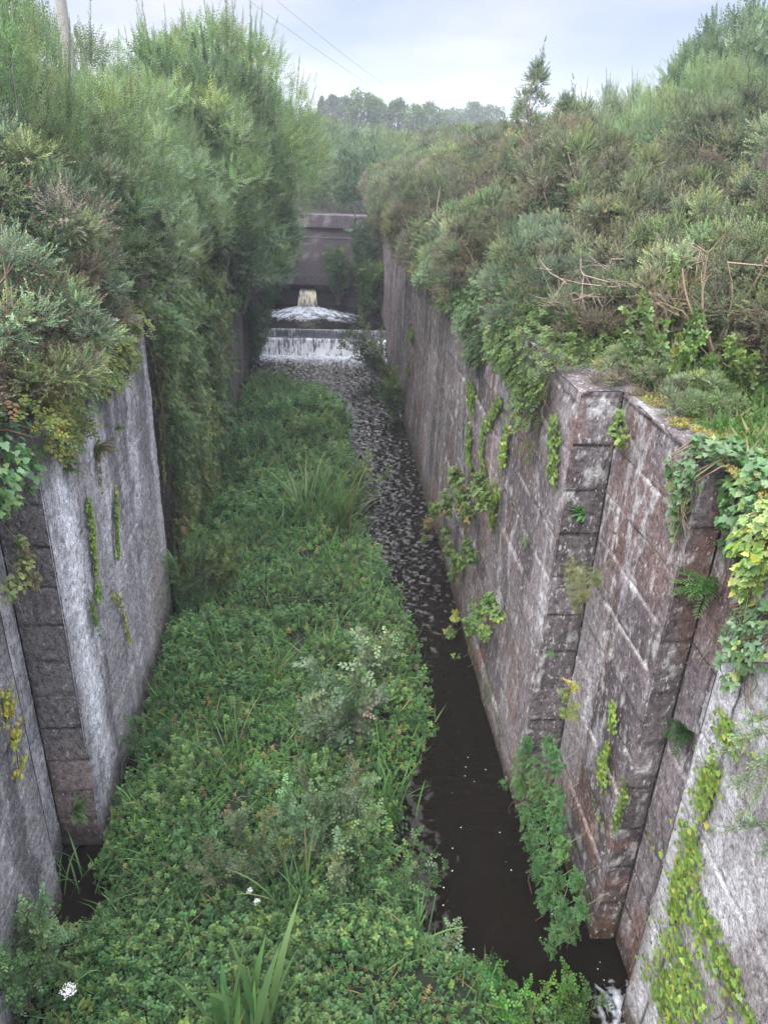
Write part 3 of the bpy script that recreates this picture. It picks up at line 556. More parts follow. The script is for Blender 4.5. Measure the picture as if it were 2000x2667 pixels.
P_GREY = [(6, G_GREY), (4, G_GREEN), (.6, G_YEL), (1, G_DARK)]; P_YEL = [(4, G_GREY), (2, G_YEL), (4, G_GREEN)]; P_BLUE = [(6, (.115, .165, .1)), (2, G_GREEN), (1, G_DARK)]
GB = [gorse_proto(2.5, 1.25, P_GREY, 1001), gorse_proto(2.2, 1.2, P_YEL, 1002, .2), gorse_proto(2.7, 1.3, P_GREY, 1003, .12), gorse_proto(2.3, 1.15, P_BLUE, 1004, .08), gorse_proto(2.4, 1.2, P_GREY, 1005, .28)]
GDEAD = gorse_proto(2.6, 1., [(5, G_BROWN), (2, (.17, .12, .09)), (1.5, G_GREY)], 1006, .8, 60, 24, 4, 12)
GTALL = gorse_proto(3.5, .42, [(4, G_GREEN), (2, G_GREY), (1, G_DARK)], 1007, .2, 60, 60, 8, 6)
W_G = [(4, (.14, .2, .1)), (3, (.115, .175, .09)), (1.5, (.19, .235, .1)), (2, (.09, .145, .08))]; W_GREY = [(4, (.16, .205, .125)), (3, (.125, .175, .11)), (1, (.19, .225, .13))]; W_DK = [(4, (.09, .14, .085)), (2, (.12, .175, .1))]
WB = [willow_proto(4.4, 1.7, 1101, W_G, 3600, 22, .26, WSQ), willow_proto(4.2, 1.6, 1102, W_GREY, 3600, 20, .26, WSQ), willow_proto(4.6, 1.8, 1103, W_G, 3800, 34, .26, WSQ), willow_proto(4.3, 1.7, 1104, W_DK, 3400, 12, .24, BSP)]

rs = random.Random(5)
# right bank: the gorse thicket, from the wall edge inland and away
LBL_ROW = 'gorse bush overhanging the top edge of the right lock wall'
LBL_R = 'green gorse bush in the thicket inland of the right lock wall'
LBL_FAR = 'small looking gorse bush in the far part of the right bank thicket'
cnt = 0
y = 9.6
row_edge = []
while y < 37:                                  # the row at the coping, leaning out over the canal
    p = rs.choice(GB); s = rs.uniform(.62, .8) if y < 13 else rs.uniform(.7, .95)
    xo = 3.55 + rs.uniform(-.1, .2) - (.25 if y > 14 else 0) - (.25 if y > 17 else 0)
    place(p, (xo, y, ZR - .35 - (.3 if y > 14 else .1) - (.35 if y > 17 else 0)), rs.uniform(0, 6.28), (s, s, s * (1. if y > 12 else .8)), LBL_ROW, 'gorse bush', 'gorse bushes along the right coping', (rs.uniform(-.1, .1), -rs.uniform(.2, .4)))
    y += rs.uniform(1.0, 1.35)
for iy in range(26):
    yb = 7.6 + iy * 1.3 * (1 + iy * .022)
    for ix in range(14):
        xb = 4.9 + ix * 1.55 * (1 + iy * .035) + rs.uniform(-.4, .4); yb2 = yb + rs.uniform(-.5, .5)
        if yb2 < 8.6 and ix == 0: continue
        if xb > 5.6 + yb2 * .53: continue
        if abs(xb - 4.9) < .7 and yb2 < 9.5: continue
        if yb2 > 35 and xb > 5 and False: continue
        far = yb2 > 33
        p = GDEAD if (rs.random() < .1) else (GTALL if rs.random() < .03 else rs.choice(GB))
        top = 2.1 + .22 * min(xb - 4.2, 3.2) if yb2 < 14 else 2.5 + .12 * min(xb - 4.2, 5)
        s = top / 2.4 * rs.uniform(.76, 1.16) * (.75 if p is GTALL else 1)
        lb = LBL_FAR if far else ('brown dying gorse bush among green ones on the right bank' if p is GDEAD else LBL_R)
        gp = 'gorse bushes of the far thicket' if far else ('dying gorse bushes' if p is GDEAD else 'gorse bushes of the right bank thicket')
        place(p, (xb, yb2, ZR - .3), rs.uniform(0, 6.28), (max(s, .9) * .86 * (1 + iy * .024), max(s, .9) * .86 * (1 + iy * .024), s), lb, 'gorse bush', gp, (rs.uniform(-.1, .1), rs.uniform(-.12, .05)))
        cnt += 1
for (x, y, s_, pi) in [(5.3, 8.0, .8, 0), (6.3, 7.1, .85, 1), (4.7, 9.0, .75, 4), (7.0, 8.3, 1.0, 2), (5.9, 9.0, .9, 3), (7.3, 6.4, .95, 0), (4.1, 9.7, .6, 1)]:
    place(GB[pi], (x, y, ZR - .2), rs.uniform(0, 6.28), (s_ * 1.05, s_ * 1.05, s_), LBL_R, 'gorse bush', 'gorse bushes of the right bank thicket')
q = at(1145, 300, Y=20.); place(GTALL, (q[0], 20., 6.2), 1., (1.0, 1.0, 1.12), 'tall narrow gorse spire standing above the thicket against the sky', 'gorse bush')
q = at(1215, 300, Y=19.); place(GTALL, (q[0], 19., 6.2), 2.5, (.9, .9, .93), 'shorter twin-tipped gorse spire just right of the tallest one', 'gorse bush')
q = at(1235, 300, Y=17.5); place(GDEAD, (q[0] - .2, 17.5, 6.3), .5, (1.1, 1.1, 1.), 'tall brown dead gorse bush under the spires on the skyline', 'gorse bush')
# willows on the right skyline
for (px, Y, zt, pi) in [(1600, 26, 12.6, 3), (1659, 24, 12.8, 3), (1560, 28, 12.4, 3), (1630, 22, 11.8, 3), (1500, 27, 11.1, 0), (1460, 28, 10.9, 1), (1400, 28, 10.6, 1), (1330, 29, 10.6, 1), (1610, 20, 10.4, 0), (1540, 21, 10.5, 0), (1659, 17, 9.9, 1), (1450, 22, 9.9, 0), (1290, 31, 10.0, 1), (1380, 24, 9.9, 1)]:
    q = at(px, 200, Y=Y); s = (zt - 5.9) / 4.6
    place(WB[pi], (q[0], Y, 5.9), rs.uniform(0, 6.28), (s * .85, s * .85, s), 'tall willow rising behind the gorse at the right skyline' if zt > 11 else 'thin grey willow standing among gorse below the right skyline', 'willow', 'willows behind the right thicket' if zt > 11 else 'thin willows right of the spires')

# left bank: gorse in front, willows behind
for (px, py, Y, s, pi, lab) in [(20, 560, 8.6, .8, 3, 0), (120, 600, 9.6, .85, 0, 0), (230, 560, 11., .85, 3, 0), (60, 480, 10.4, .95, 2, 0), (180, 470, 12.2, .95, 0, 0), (330, 540, 13.2, .85, 4, 0), (300, 450, 14.5, 1., 3, 0),
                                (420, 520, 15.5, .9, 0, 0), (400, 430, 17., 1., 2, 0), (10, 380, 11., 1., 3, 0), (120, 370, 13., 1., 0, 0), (240, 380, 15., 1.05, 3, 0), (480, 470, 19., 1., 4, 0), (30, 690, 7.6, .6, 4, 0), (170, 680, 9.4, .6, 4, 0), (300, 620, 11.6, .6, 4, 0), (-60, 620, 8., .9, 0, 0), (-80, 450, 9.5, 1., 3, 0)]:
    q = at(px, py, Y=Y); p = GB[{4: 3, 0: 3, 2: 2, 3: 3, 1: 1}[pi]] if rs.random() < .9 else GB[pi]; hh = 2.45 * s
    place(p, (min(q[0], -3.6) if py > 600 else min(q[0] - .3, -4.1), Y, q[2] - hh * .62 if py < 600 else ZL - .3), rs.uniform(0, 6.28), (s * 1.1, s * 1.1, s), 'blue-green gorse bush on the left bank between brambles and willows', 'gorse bush', 'gorse bushes of the left bank', (0, .1))
def skyl(px, pt, Y, pi, lab, grp, zb=5.5, wid=1.):
    if px < 70 and Y < 19: wid = .6
    q = at(px, pt, Y=Y); s = (q[2] - zb) / 4.35
    place(WB[pi], (q[0], Y, zb), rs.uniform(0, 6.28), (s * wid, s * wid, s), lab, 'willow', grp)
for (px, pt, Y, pi) in [(-70, -60, 12, 0), (-55, 10, 12.5, 2), (-15, 95, 13, 0), (80, 190, 15, 1), (-40, -20, 18, 2), (140, 200, 13.5, 0), (225, 170, 17, 1), (240, 190, 16, 0), (70, 30, 24, 1), (290, 215, 18, 0), (140, 100, 24, 0), (220, 170, 22, 1), (270, 200, 26, 0),
                        (355, 135, 20.5, 2), (410, 105, 20, 3), (470, 105, 20.5, 2), (440, 95, 24, 0), (380, 200, 17.5, 0), (320, 260, 15.5, 1), (230, 260, 14, 1), (520, 150, 22.5, 2), (460, 230, 18.5, 0), (535, 180, 25, 0), (500, 140, 27, 1), (370, 120, 26, 0),
                        (575, 215, 28, 1), (620, 240, 33, 0), (650, 250, 38, 1), (680, 255, 44, 0), (715, 262, 52, 3), (520, 300, 21.5, 3), (560, 330, 27, 1)]:
    skyl(px, pt, Y, pi, 'green willow with upright shoots in the willow scrub along the left bank skyline', 'willows of the left bank')
for (px, pt, Y, pi, zb, wd) in [(450, 380, 19.0, 3, 4.8, 1.4), (495, 400, 22, 3, 4.0, 1.25), (528, 400, 24.5, 1, 3.7, 1.15), (565, 410, 27.5, 3, 3.3, 1.15), (572, 380, 31, 1, 3.0, 1.05), (545, 450, 29, 3, 3.0, 1.15)]:
    q = at(px, pt, Y=Y); s = (q[2] - zb) / 4.35
    place(WB[pi], (min(q[0], -2.5), Y, zb), rs.uniform(0, 6.28), (s * wd, s * wd, s), 'dark leaning willow spilling over the left wall towards the waterfall', 'willow', 'willows leaning over the left wall')
for (px, Y, z0, s, pi) in [(790, 41.5, 4.6, .8, 3), (730, 42, 4.6, .8, 3), (690, 44, 4.6, .9, 1), (850, 43, 4.9, .8, 0), (780, 47, 5.5, .8, 3), (830, 50, 5.5, .8, 1), (640, 45, 5, .9, 3)]:
    q = at(px, 300, Y=Y); place(WB[pi], (q[0], Y, z0), rs.uniform(0, 6.28), s, 'dark willow scrub filling the canal behind the concrete end wall', 'willow', 'willows behind the end wall')

# ---------------- mid-distance scrub and distant trees
rng = np.random.default_rng(77)
def leafcloud(acc, cen, rad, per, T, size, pal, up=.5, amt=.16, out=None):
    cen = np.asarray(cen, float); m = len(cen); rad = np.broadcast_to(np.asarray(rad, float), (m,)); n = m * per
    d = rdir(n); r_ = rng.random(n) ** .4; pos = np.repeat(cen, per, 0) + d * (r_ * np.repeat(rad, per))[:, None]
    dirs = unit(d * .6 + rdir(n) * .7 + np.array([0, 0, up])); col = np.repeat(pick(pal, m, .12, .04), per, 0) * (1 + amt * rng.normal(size=(n, 1))).clip(.5, 1.6)
    acc.inst(T, pos, frames(dirs, roll=rng.normal(size=n) * .8), size * rng.uniform(.7, 1.25, n), col.clip(.01, .6))
a = Acc(); n = 2600; Y = 48 + 110 * rng.random(n) ** 1.2; X = (rng.random(n) * 1.25 - .52) * Y * 1.0; keep = ~((np.abs(X) < 3) & (Y < 50)); X, Y = X[keep], Y[keep]
hz = 7.4 + 1.0 * fbm(P3(X * .06, Y * .06, 0), 501, 3) + .1
leafcloud(a, np.stack([X, Y, hz - .6], -1), .9, 26, WSP, .75, P_GREY + [(2, (.06, .1, .05))], .8)
tag(a.build('far_scrub', M_LEAF), 'far gorse and willow scrub reading as one mass up to the skyline', 'scrub', kind='stuff')
def far_tree(px, ptop, pbase, wpx, Y, pal, lab, n=70, conifer=False):
    global rng; rng = np.random.default_rng(int(px)); q = at(px, ptop, Y=Y); X0 = q[0]; zt = q[2]; W_ = wpx * DS / 2000 * Y * .5; t = thing('distant_tree', lab, 'tree', (X0, Y, 6)); a = Acc(); st = Acc()
    H_ = zt - 6; d = rdir(n * 2); d = d[d[:, 2] > -.5][:n]; rad = .7 + .4 * fbm(d * 2 + px, int(px), 2)
    wid = (1 - .75 * sm(-.3, 1, d[:, 2])) if conifer else 1
    c = np.stack([d[:, 0] * W_ * rad * wid, d[:, 1] * W_ * rad * wid, H_ * .6 + d[:, 2] * H_ * .38 * rad], -1)
    leafcloud(a, c, W_ * .3, 45, OVAL4, W_ * .1 + .18, pal, .3, .2); a.build('crown', M_LEAF, t)
    st.tube([(0, 0, -.3), (0, 0, H_ * .4), (W_ * .1, 0, H_ * .75)], [.3, .22, .08], (.1, .085, .07), 6)
    for k in range(5): st.tube([(0, 0, H_ * .3), c[k * 3] * .6 + [0, 0, H_ * .1], c[k * 3]], [.12, .07, .03], (.1, .085, .07), 5)
    st.build('trunk', M_BARK, t, True)
PD = [(3, (.06, .085, .045)), (2, (.075, .1, .05))]; PM = [(3, (.095, .135, .055)), (2, (.075, .11, .05))]
far_tree(695, 206, 250, 24, 120, PD, 'dark pointed conifer, leftmost of the distant trees above the canal end', conifer=True)
far_tree(718, 203, 250, 34, 125, PD, 'dark flat-topped tree between the distant conifer and the tall round tree')
far_tree(745, 206, 250, 30, 118, PD, 'dark narrow tree touching the left side of the tall round distant tree')
far_tree(785, 196, 255, 62, 105, PM, 'tall round tree, tallest of the distant trees over the canal end')
far_tree(820, 212, 255, 32, 112, PM, 'thin drooping tree against the right side of the tall round distant tree')
far_tree(862, 214, 255, 44, 110, PM, 'mid green rounded distant tree right of the tallest one')
far_tree(900, 224, 255, 44, 108, PM, 'low green distant tree sloping down towards the far pole')
far_tree(1020, 226, 250, 54, 150, PD, 'dark rounded distant tree right of the far pole', 60)
far_tree(1064, 229, 250, 50, 155, PD, 'dark low distant tree beside the gorse spire', 60)
far_tree(930, 228, 262, 60, 118, PM, 'low broad green tree left of the far pole'); far_tree(975, 240, 255, 60, 160, PM, 'low distant tree directly under the far pole')

# ---------------- poles and wires
pz = at(148, 100, Y=20.); t = thing('utility_pole', 'weathered grey wooden utility pole rising out of the left willows', 'utility pole', (pz[0], 20, 5.6))
a = Acc(); a.tube([(0, 0, 0), (-.02, 0, 3), (-.05, 0, 8.5)], [.14, .125, .1], (.23, .22, .2), 14); a.build('pole', M_BARK, t, True)
a = Acc(); a.tube([(-.9, 0, 7.6), (.9, 0, 7.6)], .06, (.25, .22, .2), 6); a.build('cross_arm', M_BARK, t)
fp = at(961, 236, Y=200.); t = thing('utility_pole', 'tiny far utility pole with a cross arm on the middle of the horizon', 'utility pole', (fp[0], 200, 5))
a = Acc(); a.tube([(0, 0, 0), (0, 0, fp[2] - 5)], [.17, .13], (.13, .12, .11), 8); a.build('pole', M_BARK, t)
a = Acc(); a.tube([(-1., 0, fp[2] - 5.3), (1., 0, fp[2] - 5.3)], .11, (.13, .12, .11), 5); a.build('cross_arm', M_BARK, t)
def wire(p0, Y0, p1, Y1, lab):
    A = at(*p0, Y=Y0); B = np.array([fp[0] + p1, 200, fp[2] - .2]); t = np.linspace(0, 1, 40)[:, None]; pts = A + (B - A) * t; pts[:, 2] -= 4 * 1.6 * (t * (1 - t))[:, 0]
    a = Acc(); a.tube(pts, .0065, (.06, .06, .065), 4); tag(a.build('overhead_wire', M_WIRE), lab, 'wire')
wire((520, -12), 34, -.9, 0, 'left of the two thin overhead wires slanting down the sky to the far pole')
wire((575, -18), 34, .9, 0, 'right of the two thin overhead wires slanting down the sky to the far pole')

# ---------------- draping growth over the wall tops
def drape(name, lab, cat, side, xw, y0, y1, zt, depth, bulge, inland, dens, T, size, pal, seed, mat=None, group=None, stems=14, hang=.3, tufts=None, lump=1.5):
    """leaves carried on the wall top and hanging down the face: side +1 = right wall"""
    global rng; rng = np.random.default_rng(seed); t_ = thing(name, lab, cat, (xw, (y0 + y1) / 2, zt), 0, group); o = np.array([xw, (y0 + y1) / 2, zt])
    Lm = max(depth(y) for y in np.linspace(y0, y1, 12)) + inland; n = int(dens * (y1 - y0) * Lm); n_ = n
    y = rng.uniform(y0, y1, n); s = rng.uniform(-inland, Lm - inland, n); dep = np.array([depth(v) for v in y]); edge = dep * (.72 + .5 * fbm(P3(y * 1.6, 0, seed), seed, 3)) 
    endf = sm(0, .35, np.minimum(y - y0, y1 - y)); endf = .25 + .75 * endf
    ok = (s < edge * endf) & (fbm(P3(s * 2, y * 2, 0), seed + 4, 2) > .24); y, s, edge = y[ok], s[ok], edge[ok]; n = len(y)
    k = fbm(P3(s * lump, y * lump, 0), seed + 1, 3); bl = bulge * (.25 + 1.5 * (k - .25).clip(0, 1)) * (1 - .5 * (s > 0) * (s / (edge + .01)) ** 2)
    u = rng.random(n) ** .6
    over = sm(-.25, .25, s)
    nx = -side * over; nz = 1 - over * .75
    X = np.where(s < 0, xw + side * (-s), xw) ; Z = np.where(s < 0, zt + .03, zt - s)
    pos = np.stack([X + nx * (bl * u + .03), y, Z + nz * bl * u], -1) - o
    nrm = unit(np.stack([nx, rng.normal(size=n) * .3, nz + .35], -1) + rdir(n) * .55)
    d = unit(np.stack([nx * .5, rng.normal(size=n) * .8, -over * hang * 2 + (1 - over) * .3 + rng.normal(size=n) * .5], -1)); d = unit(d - (d * nrm).sum(1, keepdims=True) * nrm * .8)
    pk = pick(pal, n, .14, .06); reg = fbm(P3(s * .9, y * .9, 5), seed + 6, 2); order = np.argsort(np.argsort(reg + rng.normal(size=n) * .3)); 
    lum = np.argsort(pk[:, 0] - .6 * pk[:, 1]); col = pk[lum][order] if True else pk
    a = Acc(); a.inst(T, pos, frames(d, nrm), size * rng.uniform(.65, 1.25, n), col); 
    if tufts:      # rusty seed heads standing up from the growth
        m = tufts[0]; yy_ = rng.uniform(y0, y1, m); ss = rng.uniform(-inland, .1, m); c = np.stack([xw + side * (-ss), yy_, zt + bulge * rng.uniform(.6, 1.3, m)], -1) - o
        leafcloud(a, c, .06, 26, OVAL4, .035, [(1, tufts[1])], .8)
    a.build('leaves', mat or M_LEAF, t_)
    st = Acc()
    for i in range(stems):
        yv = rng.uniform(y0 + .1, y1 - .1); dd = depth(yv) * rng.uniform(.5, 1.05); tt = np.linspace(0, 1, 9)
        px_ = np.where(tt < .2, xw + side * (.2 - tt) * 3 * inland * .3, xw - side * (.04 + .12 * np.sin(tt * 5 + i) ** 2)); pz_ = np.where(tt < .2, zt + .08, zt - (tt - .2) / .8 * dd)
        st.tube(np.stack([px_, yv + .15 * np.sin(tt * 4 + i) + (tt - .3) * rng.normal() * .3, pz_], -1) - o, np.linspace(.009, .003, 9), (.13, .075, .05) if i % 3 else (.1, .11, .05), 4)
    st.build('stems', M_BARK, t_, True); return t_
PB_Y = [(4, (.16, .2, .05)), (3, (.12, .17, .045)), (1.2, (.28, .27, .06)), (.35, (.28, .16, .07)), (2, (.08, .13, .04))]
PB_G = [(4, (.08, .14, .045)), (3, (.11, .165, .05)), (1, (.16, .2, .06))]; PB_R = [(4, (.09, .14, .055)), (3, (.125, .17, .065)), (.5, (.2, .11, .075)), (1.2, (.2, .23, .075)), (2, (.06, .1, .045))]
PI_D = [(4, (.045, .1, .03)), (3, (.07, .14, .045)), (1, (.13, .19, .06))]; PI_Y = [(4, (.17, .26, .05)), (3, (.13, .22, .05)), (1, (.28, .3, .06))]
# left wall
drape('bramble_mat', 'yellowing bramble mat with rusty seed heads lying over the near left wall top', 'brambles', -1, XL, 7.2, 12.1, ZL, lambda y: .42 if y < 8.6 else .3 + .15 * math.sin(y * 2), .42, 1.7, 420, BSP2, .17, PB_Y, 601, tufts=(34, (.2, .1, .07)), stems=26)
drape('ivy_clump', 'thick dark green ivy clump hanging at the left edge above the recess', 'ivy', -1, -3.2, 4.6, 7.5, ZL, lambda y: .75 if y > 6.2 else 1.1, .5, 1.6, 420, IVY, .085, PI_D + [(1, (.14, .2, .06))], 602, M_IVY, tufts=(8, (.2, .22, .08)))
drape('bramble_curtain', 'deep curtain of small-leaved creeper with reddish tints covering the left wall past the pale face', 'creeper', -1, XL, 12.7, 16.8, ZL, lambda y: 5.1 if y > 13.2 else 3.6, .75, 1.2, 640, BSP2, .115, PB_R, 603, stems=60, lump=1.6, hang=.05)
drape('bramble_curtain', 'creeper curtain with bare red stems at its foot beyond the deepest curtain', 'creeper', -1, XL, 16.6, 20.5, ZL, lambda y: 5.0 - (y - 16.6) * .3, .95, 1.2, 480, BSP2, .15, PB_R, 604, stems=70, lump=1.6, hang=.05)
drape('bramble_curtain', 'short dark creeper curtain below the leaning willows on the far left wall', 'creeper', -1, XL, 20.3, 26.5, ZL, lambda y: 1.6 - (y - 20) * .05, .6, 1., 240, BSP, .2, PB_G, 605, stems=10)
drape('bramble_curtain', 'dark mossy growth hanging beside the white water on the left wall', 'creeper', -1, XL, 28.5, 36, ZL, lambda y: 5.2, 1.1, .8, 220, BSP, .24, [(3, (.045, .075, .035)), (2, (.06, .1, .04))], 606, stems=8)
# right wall
drape('bramble_fringe', 'dark green bramble fringe hanging below the gorse next to the stone buttress', 'brambles', 1, XR, 8.5, 11.6, ZR, lambda y: .55 + .7 * math.exp(-((y - 8.9) / .35) ** 2), .45, 1.2, 380, BSP2, .15, PB_G, 611, stems=16)
drape('bramble_fringe', 'pale leafy fringe hanging over the right wall top above the long ivy streamers', 'brambles', 1, XR, 11.4, 14.8, ZR, lambda y: .85 + .35 * math.sin(y * 3), .5, 1.1, 320, BSP, .16, [(3, (.09, .14, .06)), (2, (.06, .11, .045))], 612, stems=12)
for (y0, y1) in ((14.6, 20.5), (20.3, 27), (26.8, 36)):
    drape('bramble_fringe', 'ragged fringe of undergrowth below the gorse along the far right wall top', 'brambles', 1, XR, y0, y1, ZR, lambda y: .75 + .3 * math.sin(y * 2.3), .55, 1., 200, BSP, .2, PB_G + [(2, (.1, .1, .06))], int(620 + y0), stems=8, group='bramble fringes along the far right coping')
drape('ivy_clump', 'glossy green ivy spilling over the corner of the right wall beside the dark slot', 'ivy', 1, 3.2, 5.62, 6.15, ZR, lambda y: .95, .18, .5, 900, IVY, .075, PI_D, 631, M_IVY, stems=12)
drape('ivy_clump', 'big-leaved dark ivy hanging over the mouth of the dark slot', 'ivy', 1, 3.5, 4.95, 5.75, ZR, lambda y: .75, .4, .7, 900, IVY, .08, PI_D, 632, M_IVY, stems=8)
drape('ivy_clump', 'bright yellow-green ivy cascading down at the right edge of the wall top', 'ivy', 1, 3.3, 4.45, 5.0, ZR, lambda y: 1.0, .3, .8, 900, IVY, .08, PI_Y + [(2, (.1, .18, .05))], 633, M_IVY, stems=8)
drape('bramble_fringe', 'blue-green bramble with thin arching stems below the yellow ivy at the right edge', 'brambles', 1, 3.3, 4.2, 4.85, 5.45, lambda y: .7, .42, .1, 460, TRI, .09, [(3, (.075, .14, .06)), (2, (.1, .17, .07)), (.4, (.2, .24, .05))], 634, M_IVY, stems=20)

# ================================================================ THE WEED BED IN THE CANAL
EDGE = np.array([(4.0, 2.9), (4.6, 2.9), (4.8, 2.75), (5.0, 2.45), (5.2, 2.2), (5.5, 1.65), (5.9, 1.25), (6.3, 1.08), (6.9, .85), (7.6, .95), (8.1, 1.05), (8.6, 1.45), (9.5, 1.7), (10.6, 1.76), (11.6, 1.78), (13, 1.6), (14.6, 1.25), (15.8, 1.0), (17.5, .8), (21.4, .8), (24.3, .74), (26.3, .2), (27.2, -.5), (27.9, -1.6), (28.3, -2.9)])
def edge_x(y): return np.interp(y, EDGE[:, 0], EDGE[:, 1]) + .22 * (fbm(P3(np.asarray(y) * 1.7, 0, 0), 701, 3) - .5)
def bed_h(x, y):
    e = edge_x(y) - x; l = x - XL
    h = .42 * sm(-.05, .5, e) * sm(-.1, .5, l) * (.25 + 1.5 * fbm(P3(x * .9, y * .9, 0), 702, 3)); 
    hol = np.exp(-((x + 2.85) / .4) ** 2) * (np.exp(-((y - 6.55) / .45) ** 2) + np.exp(-((y - 8.9) / .5) ** 2)); return h * (1 - hol.clip(0, 1)) - .1
bx = np.linspace(-3.3, 3.2, 70); by = np.linspace(3.2, 28.5, 240)
tag(grid_obj('mud_bank', bx, by, lambda X, Y: bed_h(X.ravel(), Y.ravel()).reshape(X.shape) * 1. - .03, lambda v: (.02, .03, .012), M_MUD), kind='structure')
rng = np.random.default_rng(720)
def plant_T(k, T, leaf, h, tilt=.3):
    pl = []
    for i in range(k):
        x = (i + 1) / k; pl.append(((x * h, .0, 0), 0, 0, leaf * (1.15 - .45 * x)))
    V = []; F = []; S = []; n = 0
    for i, (p, _, _, s_) in enumerate(pl):
        for q in (0, 1):
            a_ = i * 1.57 + q * 3.14 + random.uniform(-.3, .3); th = tilt + random.uniform(-.2, .2)
            dx_ = np.array([math.sin(th), math.cos(th) * math.cos(a_), math.cos(th) * math.sin(a_)]); up_ = np.array([math.cos(th), -math.sin(th) * math.cos(a_), -math.sin(th) * math.sin(a_)]); y_ = np.cross(up_, dx_)
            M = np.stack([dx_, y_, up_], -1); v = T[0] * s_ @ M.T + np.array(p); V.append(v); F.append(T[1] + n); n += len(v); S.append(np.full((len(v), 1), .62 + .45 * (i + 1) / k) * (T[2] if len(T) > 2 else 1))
    return (np.concatenate(V), np.concatenate(F), np.concatenate(S))
GBL = T_([(0, .022, 0), (0, -.022, 0), (.5, .016, .05), (.5, -.016, .05), (1, 0, -.1)], [(0, 1, 3), (0, 3, 2), (2, 3, 4)])
MINT = plant_T(4, ROUND, .4, .9); CRESS = plant_T(3, ROUND, .44, .8, .1); NETTLE = plant_T(5, OVAL4, .38, 1.1, .1)
def scatter_bed(y0, y1, dens, size, pal, T, sel=None, spread=.22, lift=.1):
    n = int((y1 - y0) * 6.2 * dens); y = rng.uniform(y0, y1, n); x = rng.uniform(-3.25, 3.05, n); e = edge_x(y) - x; ok = (e > rng.normal(size=n) * .07 - .05) & (x > np.where(y < 6.7, -3.2, XL) + .02) & (x < 3.1)
    hol = np.exp(-((x + 2.85) / .36) ** 2) * (np.exp(-((y - 6.55) / .4) ** 2) + np.exp(-((y - 8.9) / .45) ** 2)); ok &= hol < .35 + .3 * rng.random(n)
    if sel is not None: ok &= sel(x, y, n)
    x, y = x[ok], y[ok]; n = len(x); hz_ = bed_h(x, y)
    d = unit(np.stack([rng.normal(size=n) * spread + .12 * sm(.5, 0, edge_x(y) - x), rng.normal(size=n) * spread - .1, np.ones(n)], -1))
    reg = fbm(P3(x * .8, y * .8, 9), 730, 3); col = pick(pal, n, .18, .06) * (.5 + 1.0 * reg)[:, None]
    return T, np.stack([x, y, hz_ + lift * rng.random(n)], -1), frames(d, roll=rng.uniform(0, 6.28, n)), size * rng.uniform(.6, 1.3, n), col
PC = [(5, (.075, .19, .04)), (3, (.115, .245, .05)), (2, (.05, .135, .035))]; PN = [(4, (.065, .15, .05)), (3, (.09, .175, .062)), (1, (.14, .215, .055))]
a = Acc(); nz = lambda x, y, s_: fbm(P3(x * .7, y * .7, s_), 740, 3)
for (y0, y1, dn, k) in ((3.4, 7.2, 640, .88), (7.2, 10.5, 430, 1.12), (10.5, 16, 270, 1.35), (16, 28.3, 150, 1.8)):
    gap = lambda x, y: fbm(P3(x * 2.6, y * 2.6, 6), 744, 2) > .24
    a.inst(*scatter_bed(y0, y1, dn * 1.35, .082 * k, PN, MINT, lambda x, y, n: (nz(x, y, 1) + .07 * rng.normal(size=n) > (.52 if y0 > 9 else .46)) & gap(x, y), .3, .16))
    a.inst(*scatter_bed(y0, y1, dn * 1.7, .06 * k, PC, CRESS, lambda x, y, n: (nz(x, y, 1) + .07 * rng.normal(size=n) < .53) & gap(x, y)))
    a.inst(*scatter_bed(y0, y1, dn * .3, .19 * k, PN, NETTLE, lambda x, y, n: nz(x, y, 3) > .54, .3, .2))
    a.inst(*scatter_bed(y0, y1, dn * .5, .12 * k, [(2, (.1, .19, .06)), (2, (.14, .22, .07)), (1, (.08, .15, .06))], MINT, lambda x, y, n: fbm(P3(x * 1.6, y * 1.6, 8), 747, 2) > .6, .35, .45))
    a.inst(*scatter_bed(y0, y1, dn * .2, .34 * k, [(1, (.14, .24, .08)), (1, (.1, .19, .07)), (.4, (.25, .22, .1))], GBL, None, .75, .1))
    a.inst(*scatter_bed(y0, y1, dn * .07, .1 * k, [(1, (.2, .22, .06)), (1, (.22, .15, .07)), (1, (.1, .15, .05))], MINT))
tag(a.build('water_weed', M_LEAF), 'bright green watercress, mint and nettles filling the canal bed left of the stream', 'water weed', kind='stuff')

